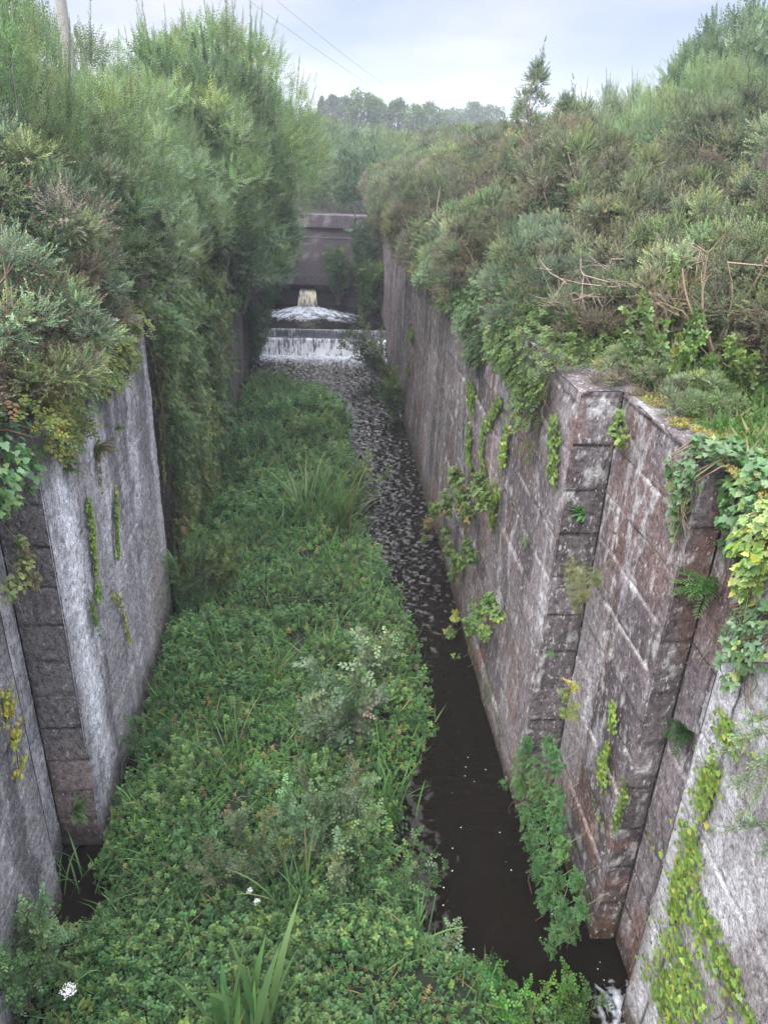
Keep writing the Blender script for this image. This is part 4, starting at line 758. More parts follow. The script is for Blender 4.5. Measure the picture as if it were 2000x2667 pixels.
# ---------------- sedge and flag clumps
def blades(name, lab, loc, n, ln, wd, lean, pal, seed, cat='sedge', mat=None, group=None, spread=.12):
    global rng; rng = np.random.default_rng(seed); t_ = bpy.data.objects.new(name, None); a = Acc()
    for i in range(n):
        az = rng.uniform(0, 6.28) if not isinstance(lean, tuple) else lean[1] + rng.normal() * .7; le = (lean if not isinstance(lean, tuple) else lean[0]) * rng.uniform(.3, 1.4); l = ln * rng.uniform(.55, 1.15); w_ = wd * rng.uniform(.7, 1.2)
        b = np.array([rng.normal() * spread, rng.normal() * spread, -.05]); m = 9; t = np.linspace(0, 1, m); el = 1.5 - le * .35 - le * 1.25 * t ** 1.8
        dh = np.cumsum(np.cos(el)) * l / m; dz = np.cumsum(np.sin(el)) * l / m; hx = np.array([math.cos(az), math.sin(az), 0]); c = b + dh[:, None] * hx + dz[:, None] * np.array([0, 0, 1])
        tw = az + 1.57 + rng.normal() * .5; s_ = np.array([math.cos(tw), math.sin(tw), 0.]); ww = w_ * np.sin(np.clip(t * 1.0 + .25, 0, 1) * np.pi * .5) * (1 - t ** 3.) + .001
        v = np.stack([c + s_ * ww[:, None], c - s_ * ww[:, None], c + np.array([0, 0, -.35]) * ww[:, None]], 1).reshape(-1, 3)
        f = []
        for j in range(m - 1):
            o_ = j * 3
            for (p_, q_) in ((0, 2), (2, 1)): f += [(o_ + p_, o_ + q_, o_ + 3 + q_), (o_ + p_, o_ + 3 + q_, o_ + 3 + p_)]
        cc = pick(pal, 1, .15)[0]; a.add(v, f, np.repeat(cc[None] * (np.ones(m) * .75 + .45 * t)[:, None], 3, 0))
    o = a.build(name, mat or M_BLADE); o.location = loc; return tag(o, lab, cat, group)
PS = [(4, (.07, .15, .045)), (2, (.1, .18, .055)), (.5, (.2, .18, .08))]
def bz(px, py): q = at(px, py, z=.15); return (q[0], q[1], .02)
q = at(540, 2300, z=.2); blades('flag_clump', 'large clump of broad upright flag leaves at the bottom edge, nearest of all', (q[0], q[1] + .05, .05), 30, 1.8, .055, .28, [(4, (.1, .19, .07)), (2, (.13, .22, .08)), (.5, (.3, .25, .1))], 801, 'flag leaves', spread=.13)
for k, (px, py, n, ln, le, lab) in enumerate([
    (660, 1140, 90, 1.7, .75, 'dark tall sedge clump in the middle of the far half of the weed bed'), (735, 1150, 80, 1.7, .6, 'tall sedge clump standing right against the rippled stream'), (600, 1170, 60, 1.2, .8, 'sedge clump at the foot of the creeper curtain'),
    (700, 1090, 50, 1.2, .6, 'sedge clump beside the thin shrub leaning over the far stream'), (560, 1060, 50, 1.1, .8, 'farthest sedge clump near the left wall'), (380, 1330, 16, 1.9, .3, 'tall thin blades against the end of the pale left wall'),
    (505, 1480, 34, 1.2, .5, 'sedge clump left of the pale willow sapling'), (590, 1490, 34, 1.1, .45, 'upright sedge tuft touching the pale willow sapling'), (455, 1430, 14, 1.3, .4, 'sparse sedge tuft just above the brown dead sedge'),
    (490, 1690, 32, 1.3, .5, 'yellow-green sedge clump right of the brown dead sedge'), (400, 1930, 34, 1.1, 1.1, 'sprawling arched sedge in the lower left of the weed bed'), (640, 1990, 32, 1.2, .8, 'sedge clump with one long pointed blade above the flag leaves'),
    (330, 2060, 16, .9, 1.1, 'low yellow-green sedge tuft left of the flag leaves'), (845, 1760, 36, 1.0, .5, 'sedge tuft at the water edge by the bluish wet patch'), (870, 2060, 14, .9, .6, 'small grassy tuft at the lower right of the weed bed'), (160, 1900, 14, .9, 1.2, 'flat arching blades over the dark hollow by the left wall'), (720, 1420, 18, .8, .6, 'short sedge tuft behind the pale willow sapling')]):
    blades('sedge_clump', lab, bz(px, py), n, ln * 1.1, .013 if py > 1300 else .017, le, PS, 810 + k)
blades('dead_sedge', 'brown flattened dead sedge near the left wall', bz(395, 1600), 60, .7, .006, 1.25, [(3, (.2, .14, .08)), (1, (.13, .09, .06))], 840, 'sedge', M_BARK, spread=.16)

# ---------------- shrubs and saplings in the bed
def shrub(name, lab, loc, stems, hgt, spreadr, T, size, per, pal, seed, cat='sapling', lean=(0, 0), col=(.13, .1, .07), step=.09, group=None, mat=None, r0=.008):
    """stems with leafy side shoots"""
    global rng; rng = np.random.default_rng(seed); t_ = thing(name, lab, cat, tuple(loc), 0, group); a = Acc(); st = Acc()
    for i in range(stems):
        az = rng.uniform(0, 6.28); tip = np.array([math.cos(az) * spreadr * rng.uniform(.2, 1) + lean[0], math.sin(az) * spreadr * rng.uniform(.2, 1) + lean[1], hgt * rng.uniform(.6, 1.08)]); b = np.array([rng.normal() * .06, rng.normal() * .06, -.1]); t = np.linspace(0, 1, 10)[:, None]
        mid = b * .6 + tip * .4 + np.array([tip[0] * .12, tip[1] * .12, hgt * .12]); pts = b * (1 - t) ** 2 + 2 * mid * t * (1 - t) + tip * t * t + rng.normal(size=(10, 3)) * .01
        st.tube(pts, np.linspace(r0, .0025, 10), col, 4); c0 = pick(pal, 1, .12)[0]
        L_ = np.linalg.norm(tip - b); m = max(4, int(L_ / step)); tt = np.linspace(.22, 1, m); base = np.stack([np.interp(tt, t[:, 0], pts[:, j]) for j in range(3)], -1)
        base = np.repeat(base, per, 0); n = len(base); dd = unit(unit(tip - b) * .6 + rdir(n) * .9 + [0, 0, .2])
        a.inst(T, base, frames(dd, roll=rng.normal(size=n)), size * rng.uniform(.6, 1.15, n), (c0 * (1 + .16 * rng.normal(size=(n, 1)))).clip(.02, .6) * (1 + .05 * rng.normal(size=(n, 3))))
    a.build('leaves', mat or M_LEAF, t_); st.build('stems', M_BARK, t_, True); return t_
PW = [(4, (.2, .27, .17)), (3, (.15, .22, .12)), (1, (.26, .33, .2))]; PW2 = [(4, (.12, .18, .09)), (2, (.15, .21, .11)), (1, (.2, .24, .11))]
def bb(px, py, z=.15): q = at(px, py, z=z); return (q[0], q[1], .05)
shrub('willow_sapling', 'pale silvery willow sapling with large grey-green leaves in the middle of the bed', bb(735, 1640), 16, 1.8, .8, BSP2, .25, 2, PW, 851)
shrub('willow_sapling', 'pale leafy sapling behind the silvery one, close to the stream edge', bb(815, 1480), 10, 1.3, .55, BSP2, .2, 2, PW, 852)
shrub('willow_sapling', 'broad dull green sapling with bare reddish stems in front of the silvery one', bb(730, 1880), 24, 1.5, .95, BSP2, .17, 3, PW2, 853)
shrub('willow_sapling', 'low pale yellowish sapling left of the broad dull green one', bb(540, 1900), 18, .95, .75, BSP2, .16, 3, [(3, (.16, .2, .1)), (2, (.12, .17, .09)), (1, (.24, .25, .1))], 854)
shrub('alder_shoot', 'small-leaved shrub leaning right over the dark stream', bb(850, 1960), 9, .8, .5, BSP2, .15, 2, PN, 855, lean=(.35, .1))
shrub('alder_shoot', 'lone leafy twig reaching over the black water above the front thicket', bb(900, 2110), 4, .6, .25, BSP2, .14, 2, PW2, 856, lean=(.42, .15))
shrub('bushy_mint', 'bushy dark green clump at the weed bed corner nearest the right wall', bb(1090, 2190), 16, .6, .45, BSP2, .14, 3, PC, 857, 'water plant')
shrub('bushy_mint', 'bushy green clump poking into the water beside the wall foot', bb(1235, 2200), 12, .5, .35, BSP2, .14, 3, PC, 858, 'water plant')
shrub('bushy_mint', 'dark green bush at the foot of the left wall by the brown dead sedge', bb(330, 1640), 14, .7, .4, BSP2, .13, 3, PN, 859, 'water plant')
shrub('bramble_bush', 'bushy bramble tangle at the foot of the creeper curtain', bb(470, 1290), 18, 1.5, .6, BSP, .2, 3, PB_R, 860, 'brambles')
shrub('bramble_bush', 'rounded reddish bramble tangle at the corner of the pale left wall', bb(420, 1330), 16, 1.9, .45, BSP, .18, 3, PB_R, 861, 'brambles')
shrub('alder_bush', 'leafy alder leaning over the stream from the right wall foot below the weir', (2.45, 28.6, .1), 12, 2.3, 1.0, BSP2, .32, 2, [(3, (.08, .14, .06)), (2, (.06, .11, .05)), (1, (.13, .18, .07))], 862, 'alder', lean=(-1.0, .2), step=.16, r0=.02)
shrub('alder_bush', 'yellow-green alder in front of the dark end wall, right of the water spout', (1.9, 35.8, .9), 18, 2.8, 1.0, BSP2, .36, 3, [(3, (.1, .15, .05)), (2, (.14, .17, .05)), (2, (.06, .1, .04))], 863, 'alder', lean=(.3, 0), step=.17, r0=.02)
shrub('alder_bush', 'dark bush growing up the right half of the concrete end wall', (2.2, 36.9, 1.), 22, 4.0, .9, BSP2, .36, 3, [(3, (.05, .09, .04)), (2, (.07, .11, .045))], 864, 'alder', lean=(0, 0), step=.17, r0=.02)
shrub('alder_bush', 'low dark bush at the right wall foot just below the leaning alder', (2.5, 24.5, .1), 18, 1.5, .6, BSP, .32, 3, PB_G, 865, 'alder', lean=(-.3, 0), step=.16, r0=.015)
shrub('alder_bush', 'dark leafy bush at the left wall foot beside the white cascade', (-2.7, 31.6, .1), 28, 3.0, .75, BSP, .34, 3, [(2, (.045, .085, .04)), (2, (.06, .1, .045))], 866, 'alder', lean=(.1, 0), step=.16, r0=.015)
shrub('alder_bush', 'dark bush overhanging the right side of the culvert opening', (.75, 37.5, 1.3), 18, 2.3, .7, BSP2, .34, 3, [(3, (.05, .09, .035)), (2, (.09, .12, .045))], 868, 'alder', lean=(.1, -.2), step=.16, r0=.015)
shrub('alder_bush', 'small dark bush at the left side of the culvert opening', (-2.35, 37.4, 1.), 14, 1.7, .45, BSP2, .32, 3, [(3, (.045, .08, .035))], 869, 'alder', lean=(.1, 0), step=.16, r0=.015)
shrub('stream_shrub', 'thin yellow-leaved shrub leaning over the rippled far stream', bb(760, 1080), 10, 1.1, .6, BSP2, .2, 2, [(2, (.2, .24, .07)), (2, (.12, .17, .06))], 867, 'shrub', lean=(.5, .1))

# ---------------- creepers on the wall faces
def strand(lab, pts, X, wpx, n, size, pal, seed, T=IVY, name='ivy_streamer', cat='ivy', stem=(.1, .08, .05), off=.03):
    """a streamer of leaves clinging to the face X, through points of the face"""
    global rng; rng = np.random.default_rng(seed); side = 1 if X > 0 else -1; P = np.array([at(px, py, X=X - side * .03) for px, py in pts]); o = P[0].copy(); P = P - o
    L_ = np.r_[0, np.cumsum(np.linalg.norm(np.diff(P, axis=0), axis=1))]; n = int(n * 2.3); size = size * .8; s = rng.random(n) * L_[-1]; c = np.stack([np.interp(s, L_, P[:, j]) for j in range(3)], -1)
    wv = wpx * (.017 if side > 0 else .0085) * (.35 + 1.2 * fbm(P3(s * 2.2, 0, 0), seed, 2)); ok = fbm(P3(s * 2.6, 3, 0), seed + 2, 2) > .33; c, wv = c[ok], wv[ok]; n = len(c)
    c[:, 1] += rng.normal(size=n) * wv; c[:, 2] += rng.normal(size=n) * .05; c[:, 0] -= side * (off * rng.random(n) + .01)
    nrm = unit(np.stack([np.full(n, -side * 1.), rng.normal(size=n) * .35, .35 + rng.normal(size=n) * .35], -1)); d = unit(np.stack([np.zeros(n), rng.normal(size=n) * .8, -1 + rng.normal(size=n) * .5], -1))
    t_ = thing(name, lab, cat, tuple(o)); a = Acc(); a.inst(T, c, frames(d, nrm), size * rng.uniform(.6, 1.25, n), pick(pal, n, .15, .06)); a.build('leaves', M_IVY, t_)
    st = Acc(); tt = np.linspace(0, L_[-1], 24); cc = np.stack([np.interp(tt, L_, P[:, j]) for j in range(3)], -1); cc[:, 1] += .025 * np.sin(tt * 9)
    st.tube(cc, .005, stem, 4); st.build('stems', M_BARK, t_, True); return t_
PIG = [(3, (.13, .2, .05)), (3, (.09, .16, .045)), (1, (.2, .25, .06))]
S_ = strand
S_('long dense ivy streamer on the right wall, leftmost of the near three', [(1020, 800), (1018, 880), (1012, 980), (1020, 1010)], XR, 11, 620, .075, PIG, 901)
S_('middle ivy streamer of three hanging side by side on the right wall', [(1085, 860), (1045, 930), (1042, 990), (1055, 1060)], XR, 7, 300, .07, PIG, 902)
S_('yellowish ivy streamer, rightmost and lowest of three on the right wall', [(1098, 920), (1085, 1000), (1070, 1080), (1062, 1140)], XR, 7, 420, .07, PI_Y + [(3, (.12, .18, .05))], 903)
S_('ivy streamer hanging beside the buttress on the right wall', [(1205, 900), (1200, 960), (1195, 1030)], XR, 5, 170, .07, PIG, 904)
S_('far ivy patch running down the right wall in line with the weir shrub', [(890, 690), (885, 760), (880, 810)], XR, 16, 500, .12, PIG, 905)
S_('bright yellow ivy streamer in the crack of the near right wall', [(1585, 1560), (1545, 1660), (1505, 1780), (1475, 1900), (1455, 1980)], 3.3, 7, 520, .062, PI_Y, 906)
S_('yellow-green ivy clump spreading up the wall at the bottom right corner', [(1530, 1960), (1500, 2050), (1470, 2120), (1430, 2190)], 3.3, 16, 520, .07, PI_Y + [(2, (.1, .17, .05))], 907)
S_('ivy clump beside the bottom right corner one, nearest the frame edge', [(1590, 2100), (1575, 2160), (1540, 2205)], 3.3, 16, 300, .07, PI_Y + [(3, (.1, .17, .05))], 908)
S_('lime green ivy streamer between buttress and dark slot', [(1330, 1530), (1318, 1600), (1300, 1690), (1295, 1760)], 3.2, 5, 300, .055, PI_Y, 909)
S_('small green creeper streamer low on the face left of the dark slot', [(1355, 1690), (1345, 1740), (1325, 1800)], 3.2, 4, 160, .045, PIG, 910)
S_('lime ivy streamer on the pale left wall, left of the longest pair', [(185, 1060), (195, 1130), (205, 1230), (210, 1290)], XL, 5, 320, .06, PI_Y, 911)
S_('lime ivy streamer on the pale left wall, right of the longest pair', [(248, 1060), (250, 1120), (252, 1200)], XL, 4, 200, .06, PI_Y, 912)
S_('thin ivy streamer on the pale left wall below the lime pair', [(190, 1290), (200, 1330), (210, 1350)], XL, 3, 80, .05, PIG, 913)
S_('yellowing bramble sprig on the pale left wall near its foot', [(240, 1275), (262, 1310), (270, 1350), (280, 1400)], XL, 6, 110, .06, [(2, (.36, .3, .06)), (2, (.12, .18, .05))], 914, OVAL, 'bramble_sprig', 'brambles')
S_('green ivy patch on the darker upper right of the pale left wall', [(330, 850), (345, 920), (350, 990), (355, 1040)], XL, 7, 150, .06, PIG, 915)
S_('dry creeper streamer beside the round fern high on the left wall', [(205, 930), (210, 990), (215, 1050)], XL, 3, 60, .05, [(1, (.16, .15, .06)), (1, (.1, .14, .05))], 916)
S_('golden ivy hanging at the left edge of the near left wall', [(5, 1500), (25, 1560), (35, 1620), (40, 1670)], -3.2, 9, 240, .06, [(3, (.36, .32, .05)), (2, (.2, .26, .06))], 917)
def hang(lab, blobs, X, per, size, pal, seed, T=TRI, name='hanging_bramble', cat='brambles', out=.3):
    """a bramble hanging clear of the wall: leaves round its arching stems"""
    global rng; rng = np.random.default_rng(seed); side = 1 if X > 0 else -1; C_ = np.array([at(px, py, X=X - side * (.06 + out * .5)) for px, py, r_ in blobs]); o = C_[0].copy(); C_ -= o; t_ = thing(name, lab, cat, tuple(o)); a = Acc()
    r_ = np.array([b[2] for b in blobs]) * (.009 if len(blobs) < 12 else .0078); per = int(per * 1.6); size = size * .85; n = len(blobs) * per; k = np.repeat(np.arange(len(blobs)), per); d = rdir(n) * (rng.random(n) ** .45)[:, None] * r_[k][:, None]; d[:, 0] *= .6
    pos = C_[k] + d; lim = (X - side * .02) - o[0]; pos[:, 0] = np.minimum(pos[:, 0], lim) if side > 0 else np.maximum(pos[:, 0], lim)
    nrm = unit(np.stack([np.full(n, -side * .6), rng.normal(size=n) * .4, .6 + rng.normal(size=n) * .4], -1)); dd = unit(np.stack([-side * .4 + rng.normal(size=n) * .4, rng.normal(size=n) * .8, -.5 + rng.normal(size=n) * .5], -1))
    cc = np.repeat(pick(pal, len(blobs), .1, .04), per, 0) * .5 + pick(pal, n, .16, .06) * .5
    a.inst(T, pos, frames(dd, nrm), size * rng.uniform(.6, 1.2, n), cc); a.build('leaves', M_LEAF, t_); st = Acc()
    for i in range(len(blobs)):
        tt = np.linspace(0, 1, 8)[:, None]; st.tube(C_[i] + np.array([0, 0, -1.]) * tt * rng.uniform(.25, .7) + np.concatenate([.03 * np.sin(tt * 7 + i), .05 * np.sin(tt * 5 + 2 * i), 0 * tt], 1) + rng.normal(size=3) * .05, np.linspace(.0045, .002, 8), (.13, .1, .06), 4)
    for i in range(len(blobs)):
        st.tube([[lim, C_[i][1], C_[i][2] + .2], C_[i], C_[i] + rdir(1)[0] * r_[i]], .004, (.12, .13, .06), 4)
    st.build('stems', M_BARK, t_, True); return t_
hang('bright leafy bramble hanging over the stream halfway along the right wall', [(1035, 1045, 24), (1000, 1070, 30), (965, 1085, 30), (940, 1100, 22), (925, 1130, 16), (918, 1165, 10), (908, 1190, 8), (985, 1030, 24), (1010, 1110, 22), (1045, 1080, 18)], XR, 80, .125, [(3, (.13, .2, .06)), (2, (.09, .15, .05)), (.5, (.25, .13, .07))], 921, out=.5)
hang('trailing bramble just below the bright hanging one', [(965, 1150, 18), (972, 1185, 16), (985, 1210, 16), (1010, 1180, 18), (1020, 1200, 14), (980, 1240, 10), (1000, 1215, 16)], XR, 50, .12, [(3, (.09, .15, .05)), (1, (.14, .19, .06))], 922, out=.4)
hang('yellowing bramble trailing down to the dark water above the big wall bush', [(1060, 1300, 16), (1035, 1320, 24), (1020, 1350, 20), (985, 1330, 12), (975, 1370, 16), (970, 1410, 14), (985, 1430, 16), (990, 1455, 12), (960, 1350, 10), (1075, 1330, 12), (1050, 1365, 12)], XR, 46, .12, [(3, (.09, .16, .05)), (2, (.15, .21, .06)), (.5, (.32, .28, .06))], 923, out=.4)
hang('large dark green leafy climber covering the foot of the right wall below the buttress', [(1140, 1610, 20), (1190, 1610, 18), (1130, 1650, 28), (1165, 1670, 32), (1205, 1650, 20), (1125, 1700, 26), (1170, 1720, 34), (1205, 1720, 22), (1140, 1760, 26), (1175, 1790, 28), (1205, 1770, 22), (1150, 1820, 24), (1185, 1850, 26), (1215, 1830, 20), (1090, 1700, 12), (1095, 1740, 10), (1165, 1880, 20), (1200, 1900, 24), (1180, 1940, 20), (1215, 1960, 22), (1245, 1900, 14), (1235, 2000, 20), (1205, 2010, 18), (1190, 2050, 16), (1260, 1960, 14)], 2.95, 62, .095, [(4, (.045, .12, .04)), (3, (.07, .15, .05)), (1, (.1, .19, .06))], 924, BSP2, 'leafy_climber', 'climber', .35)
hang('small sprig with yellow leaves growing from the buttress joint', [(1240, 1480, 8), (1225, 1500, 10), (1238, 1530, 12), (1222, 1540, 7)], 2.95, 22, .09, [(2, (.1, .16, .05)), (1, (.34, .3, .06))], 925, BSP2, 'wall_sprig', 'wall plant', .1)
hang('leafy grass-like clump growing on the ledge halfway down the buttress', [(1235, 1230, 16), (1260, 1235, 18), (1240, 1265, 18), (1265, 1275, 16), (1250, 1300, 12), (1290, 1245, 12)], 2.95, 50, .08, [(3, (.11, .14, .05)), (2, (.17, .17, .07)), (1, (.07, .12, .04))], 926, WSP, 'wall_tussock', 'wall plant', .12)
hang('leafy sprig in the corner behind the top of the buttress', [(1340, 900, 10), (1335, 925, 12), (1345, 950, 8)], 3.15, 26, .1, [(2, (.14, .2, .05)), (1, (.09, .15, .05))], 927, OVAL, 'wall_sprig', 'wall plant', .08)
hang('pale bramble leaves on the near left wall over a brown weedy ledge', [(40, 1170, 10), (60, 1200, 16), (40, 1240, 18), (70, 1250, 12), (20, 1270, 16), (55, 1215, 10)], -3.1, 30, .08, [(2, (.11, .15, .05)), (1, (.16, .12, .07)), (1, (.2, .22, .08))], 928, OVAL, 'wall_tussock', 'wall plant', .15)
def tuft(lab, px, py, X, n, ln, pal, seed, name='wall_fern', T=FERN, cat='fern'):
    global rng; rng = np.random.default_rng(seed); side = 1 if X > 0 else -1; o = at(px, py, X=X); a = Acc()
    d = unit(np.stack([-side * np.abs(rng.normal(size=n)) - .2 * side, rng.normal(size=n) * .8, rng.normal(size=n) * .5 + .35], -1)); a.inst(T, np.zeros((n, 3)), frames(d), ln * rng.uniform(.6, 1.1, n), pick(pal, n, .15)); ob = a.build(name, M_LEAF); ob.location = tuple(o); tag(ob, lab, cat)
tuft('bright round fern tuft high on the pale left wall', 135, 968, XL, 26, .24, [(1, (.1, .2, .05))], 941); tuft('darker fern tuft just below the bright round one', 142, 1012, XL, 20, .22, [(1, (.08, .14, .05)), (.4, (.15, .1, .06))], 942)
tuft('brownish weedy tuft right of the two ferns on the left wall', 208, 968, XL, 26, .26, [(1, (.08, .12, .04)), (1, (.14, .1, .06))], 943); tuft('small green tuft near the top of the pale left wall', 250, 925, XL, 14, .14, [(1, (.1, .18, .06))], 944)
tuft('rosette fern on the dark buttress face', 1262, 1110, 3.0, 22, .2, [(1, (.08, .16, .05))], 945, 'wall_rosette', LANCE, 'fern'); tuft('dark green fern growing inside the upper part of the slot', 1485, 1580, 3.5, 20, .28, [(1, (.05, .1, .035))], 946)
tuft('fern at the top of the dark slot under the ivy', 1535, 1270, 3.45, 14, .3, [(1, (.09, .17, .05))], 947); tuft('grassy tuft at the foot of the near left wall', 160, 1750, -3.1, 20, .26, [(1, (.07, .13, .04))], 948, 'wall_tussock', LANCE, 'wall plant')
tuft('tiny green tuft on the buttress face below the rosette', 1140, 1168, XR, 10, .12, [(1, (.1, .15, .05))], 949); tuft('tiny sprout on the right wall just above the big climber', 1195, 1414, XR, 10, .1, [(1, (.1, .18, .06))], 950)

# ---------------- right bank ledge: brambles, grass, moss
rng = np.random.default_rng(970)
a = Acc(); n = 26000; x = rng.uniform(3.15, 7.5, n); y = rng.uniform(4.3, 10.2, n); k = fbm(P3(x * 1.1, y * 1.1, 0), 971, 3); ok = (x > 3.5 + .25 * k + (y < 5.9) * .2) & (k > .3); x, y, k = x[ok], y[ok], k[ok]; n = len(x)
hh = (x - 3.4).clip(0, 2.5) * .22 * (.5 + k)
d = unit(np.stack([rng.normal(size=n) * .5 - .2, rng.normal(size=n) * .5, np.ones(n)], -1)); a.inst(BSP2, np.stack([x, y, ZR - .1 + hh * rng.random(n)], -1), frames(d, roll=rng.uniform(0, 6.28, n)), rng.uniform(.09, .19, n), pick([(4, (.09, .165, .045)), (3, (.065, .13, .04)), (2, (.14, .2, .055)), (.6, (.16, .13, .07))], n, .16) * (.6 + .7 * k)[:, None])
n = 6000; x = rng.uniform(3.5, 7.2, n); y = rng.uniform(4.4, 9.5, n); k = fbm(P3(x * 1.4, y * 1.4, 3), 972, 2); ok = k > .47; x, y = x[ok], y[ok]; n = len(x)
BL = T_([(0, .012, 0), (0, -.012, 0), (.5, 0, .03), (1, 0, -.12)], [(0, 1, 2), (0, 2, 3)])
a.inst(BL, np.stack([x, y, np.full(n, ZR - .05)], -1), frames(unit(np.stack([rng.normal(size=n) * .4, rng.normal(size=n) * .4, np.ones(n)], -1)), roll=rng.uniform(0, 6.28, n)), rng.uniform(.15, .36, n), pick([(3, (.12, .16, .06)), (1, (.2, .18, .1)), (3, (.09, .15, .05))], n))
tag(a.build('undergrowth', M_LEAF), 'bright green bramble and grass undergrowth on the right wall top before the gorse', 'undergrowth', kind='stuff')
a = Acc(); n = 9000; x = 3.3 + rng.random(n) * .9; y = rng.uniform(4.9, 7.7, n); k = fbm(P3(x * 3, y * 3, 0), 973, 3); ok = k > .52; x, y, k = x[ok], y[ok], k[ok]; n = len(x)
a.inst(OVAL4, np.stack([x, y, ZR + .02 + .02 * k], -1), frames(unit(rdir(n) + [0, 0, .9])), rng.uniform(.02, .045, n), pick([(3, (.22, .18, .05)), (2, (.16, .17, .05)), (1, (.2, .12, .06))], n)); tag(a.build('moss', M_LEAF), 'orange and yellow moss cushions along the right wall top', 'moss', kind='stuff')
# bramble and gorse in front of the thicket, right
for k, (x, y, lab) in enumerate([(3.75, 7.9, 'bramble bush just behind the top of the stone buttress'), (4.6, 7.4, 'bright green bramble bush on the ledge right of the buttress'), (5.3, 6.6, 'bramble bush at the right edge above the mossy ledge'), (5.6, 8.0, 'bramble bush under the bare gorse stems at the right'), (4.3, 8.9, 'dark bramble bush tucked under the near gorse right of the buttress')]):
    shrub('bramble_bush', lab, (x, y, ZR - .15), 18, .95 if k < 3 else 1.3, .7, TRI, .085, 4, [(3, (.1, .165, .05)), (2, (.14, .2, .06)), (1, (.075, .13, .045))], 980 + k, 'brambles', r0=.006)
place(GB[4], (3.42, 8.0, ZR - .25), 1.2, (.36, .36, .3), 'small low gorse bush sitting right on top of the stone buttress', 'gorse bush')
place(GB[1], (3.75, 7.1, ZR - .3), 4.1, (.34, .34, .3), 'small sparse gorse bush on the mossy ledge right of the buttress', 'gorse bush')
q = at(1680, 1700, Y=3.6); blobs = None
# gorse sprays reaching in from the right edge, close to the camera
def spray_thing(lab, p0, tips, seed, pal, name='gorse_branch', cat='gorse branch', r=.006):
    global rng; rng = np.random.default_rng(seed); t_ = thing(name, lab, cat, tuple(p0)); a = Acc(); st = Acc()
    for tp in tips:
        tp = np.array(tp) - p0; t = np.linspace(0, 1, 14)[:, None]; c = tp * t + np.array([0, 0, .12]) * np.sin(t * 3.14); st.tube(c, np.linspace(r, .002, 14), (.14, .13, .07), 4)
        n = 46; u = rng.uniform(.15, 1, n); b = np.stack([np.interp(u, t[:, 0], c[:, j]) for j in range(3)], -1); d = unit(unit(tp) * .9 + rdir(n) * .7); a.inst(GSH, b, frames(d), rng.uniform(.06, .13, n), pick(pal, n, .12))
    a.build('foliage', M_GORSE, t_); st.build('stems', M_BARK, t_, True)
p0 = at(1740, 1600, Y=3.5); spray_thing('pale green gorse branch reaching in from the right edge in front of the wall', p0, [at(1570, 1620, Y=3.4), at(1590, 1700, Y=3.45), at(1620, 1560, Y=3.5), at(1600, 1760, Y=3.35), at(1640, 1660, Y=3.3)], 991, [(3, (.16, .23, .13)), (1, (.2, .24, .12))])
p0 = at(1740, 1830, Y=3.4); spray_thing('single pale gorse sprig below the larger branch at the right edge', p0, [at(1580, 1790, Y=3.4), at(1640, 1850, Y=3.35)], 992, [(3, (.16, .23, .13))])
# bare gorse and blackthorn stems showing in front of the dark thicket
def bare(lab, x, y, h, seed, col=(.22, .165, .11)):
    global rng; rng = np.random.default_rng(seed); t_ = thing('bare_stems', lab, 'bare shrub', (x, y, ZR - .1)); a = Acc(); tw = Acc()
    for i in range(5):
        q = np.array([rng.normal() * .35 - .1, rng.normal() * .3, h * rng.uniform(.7, 1.1)]); t = np.linspace(0, 1, 9)[:, None]; pts = q * t + np.concatenate([.09 * np.sin(t * 5 + i), .07 * np.sin(t * 4 + 2 * i), 0 * t], 1); a.tube(pts, np.linspace(.026, .008, 9), col, 6)
        for j in range(6):
            k = rng.integers(2, 9); e = pts[k] + np.array([rng.normal() * .3, rng.normal() * .3, rng.uniform(.05, .4)]); tw.tube([pts[k], (pts[k] + e) / 2 + rng.normal(size=3) * .04, e], [.01, .007, .003], col, 4)
            for l in range(3): e2 = e + rng.normal(size=3) * .13; tw.tube([(pts[k] + e) / 2, e2], [.005, .002], col, 3)
    a.build('stems', M_BARK, t_, True); tw.build('twigs', M_BARK, t_, True)
bare('bare tan gorse stems forking upward above the bramble bush right of the buttress', 4.55, 8.25, 1.5, 1201)
bare('thin pale bare stems at the right edge of the gorse above the mossy ledge', 5.2, 7.3, 1.4, 1202)
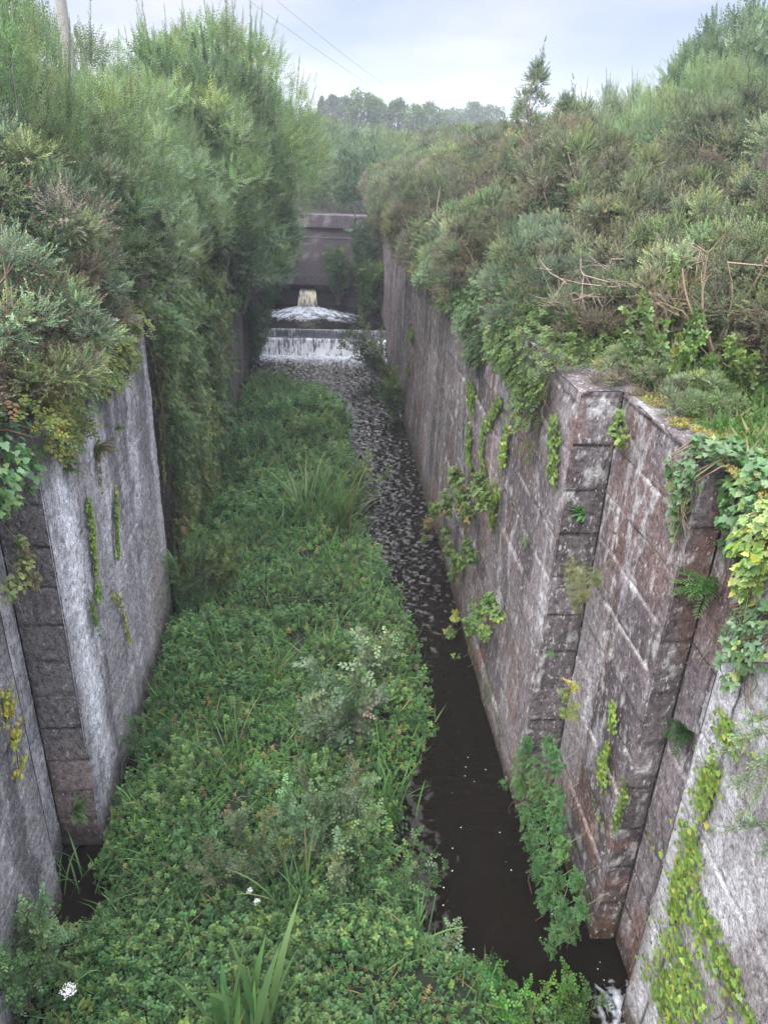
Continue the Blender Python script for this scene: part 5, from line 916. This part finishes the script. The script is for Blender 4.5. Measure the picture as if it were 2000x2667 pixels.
bare('tangle of pinkish bare twigs hanging over the bramble fringe left of the buttress', 3.5, 9.6, 1.1, 1203, (.2, .15, .12))
bare('low bare branching stems just behind the buttress top', 3.95, 8.75, 1.2, 1205, (.2, .15, .1))
# white flower heads
def flower(lab, p, n, rad, seed, z0=None, name='flower_head', cat='flower'):
    global rng; rng = np.random.default_rng(seed); t_ = thing(name, lab, cat, tuple(p)); a = Acc(); c = rdir(n) * rad * rng.random((n, 1)) ** .5 * np.array([1, 1, .4]); a.inst(OVAL4, c, frames(unit(rdir(n) + [0, 0, .8])), rng.uniform(.014, .026, n), jit((.78, .78, .72), n, .05, .02)); a.build('petals', M_PETAL, t_)
    st = Acc(); st.tube([(0, 0, 0), (.02, .02, -.3), (0, .04, -.6)], .004, (.1, .15, .06), 4); st.build('stalk', M_BARK, t_)
flower('white flower head above the brambles, upper of two near the left wall top', at(220, 628, X=-3.3), 60, .045, 1)
flower('white flower head at the tip of the pale left wall, lower of two', at(250, 692, X=-2.9), 90, .06, 2)
flower('upper of two white flower heads in the lower part of the weed bed', at(540, 1925, z=.45), 60, .04, 3)
flower('lower of two white flower heads in the lower part of the weed bed', at(555, 1948, z=.45), 60, .04, 4)
flower('large creamy flower head in the bottom left corner', at(150, 2140, z=.5), 160, .09, 5)
shrub('nettle_stand', 'pale tall nettle stand in the bottom left corner against the wall', bb(50, 2150), 34, 1.3, .65, BSP2, .15, 3, [(3, (.12, .2, .09)), (2, (.09, .16, .07))], 995, 'nettles')
# haze
a = Acc(); box(a, -320, 320, -25, 440, -1.5, 24, (1, 1, 1), res=1e9); hm, nt = new_mat('hazy_air'); o_ = N(nt, 'ShaderNodeOutputMaterial'); pv = N(nt, 'ShaderNodeVolumePrincipled'); pv.inputs['Color'].default_value = (.86, .93, 1, 1); pv.inputs['Density'].default_value = .0014; pv.inputs['Anisotropy'].default_value = .2; L(nt, pv.outputs[0], o_.inputs['Volume'])
tag(a.build('haze', hm), 'thin pale haze in the damp air over the canal and far trees', 'haze', kind='stuff')
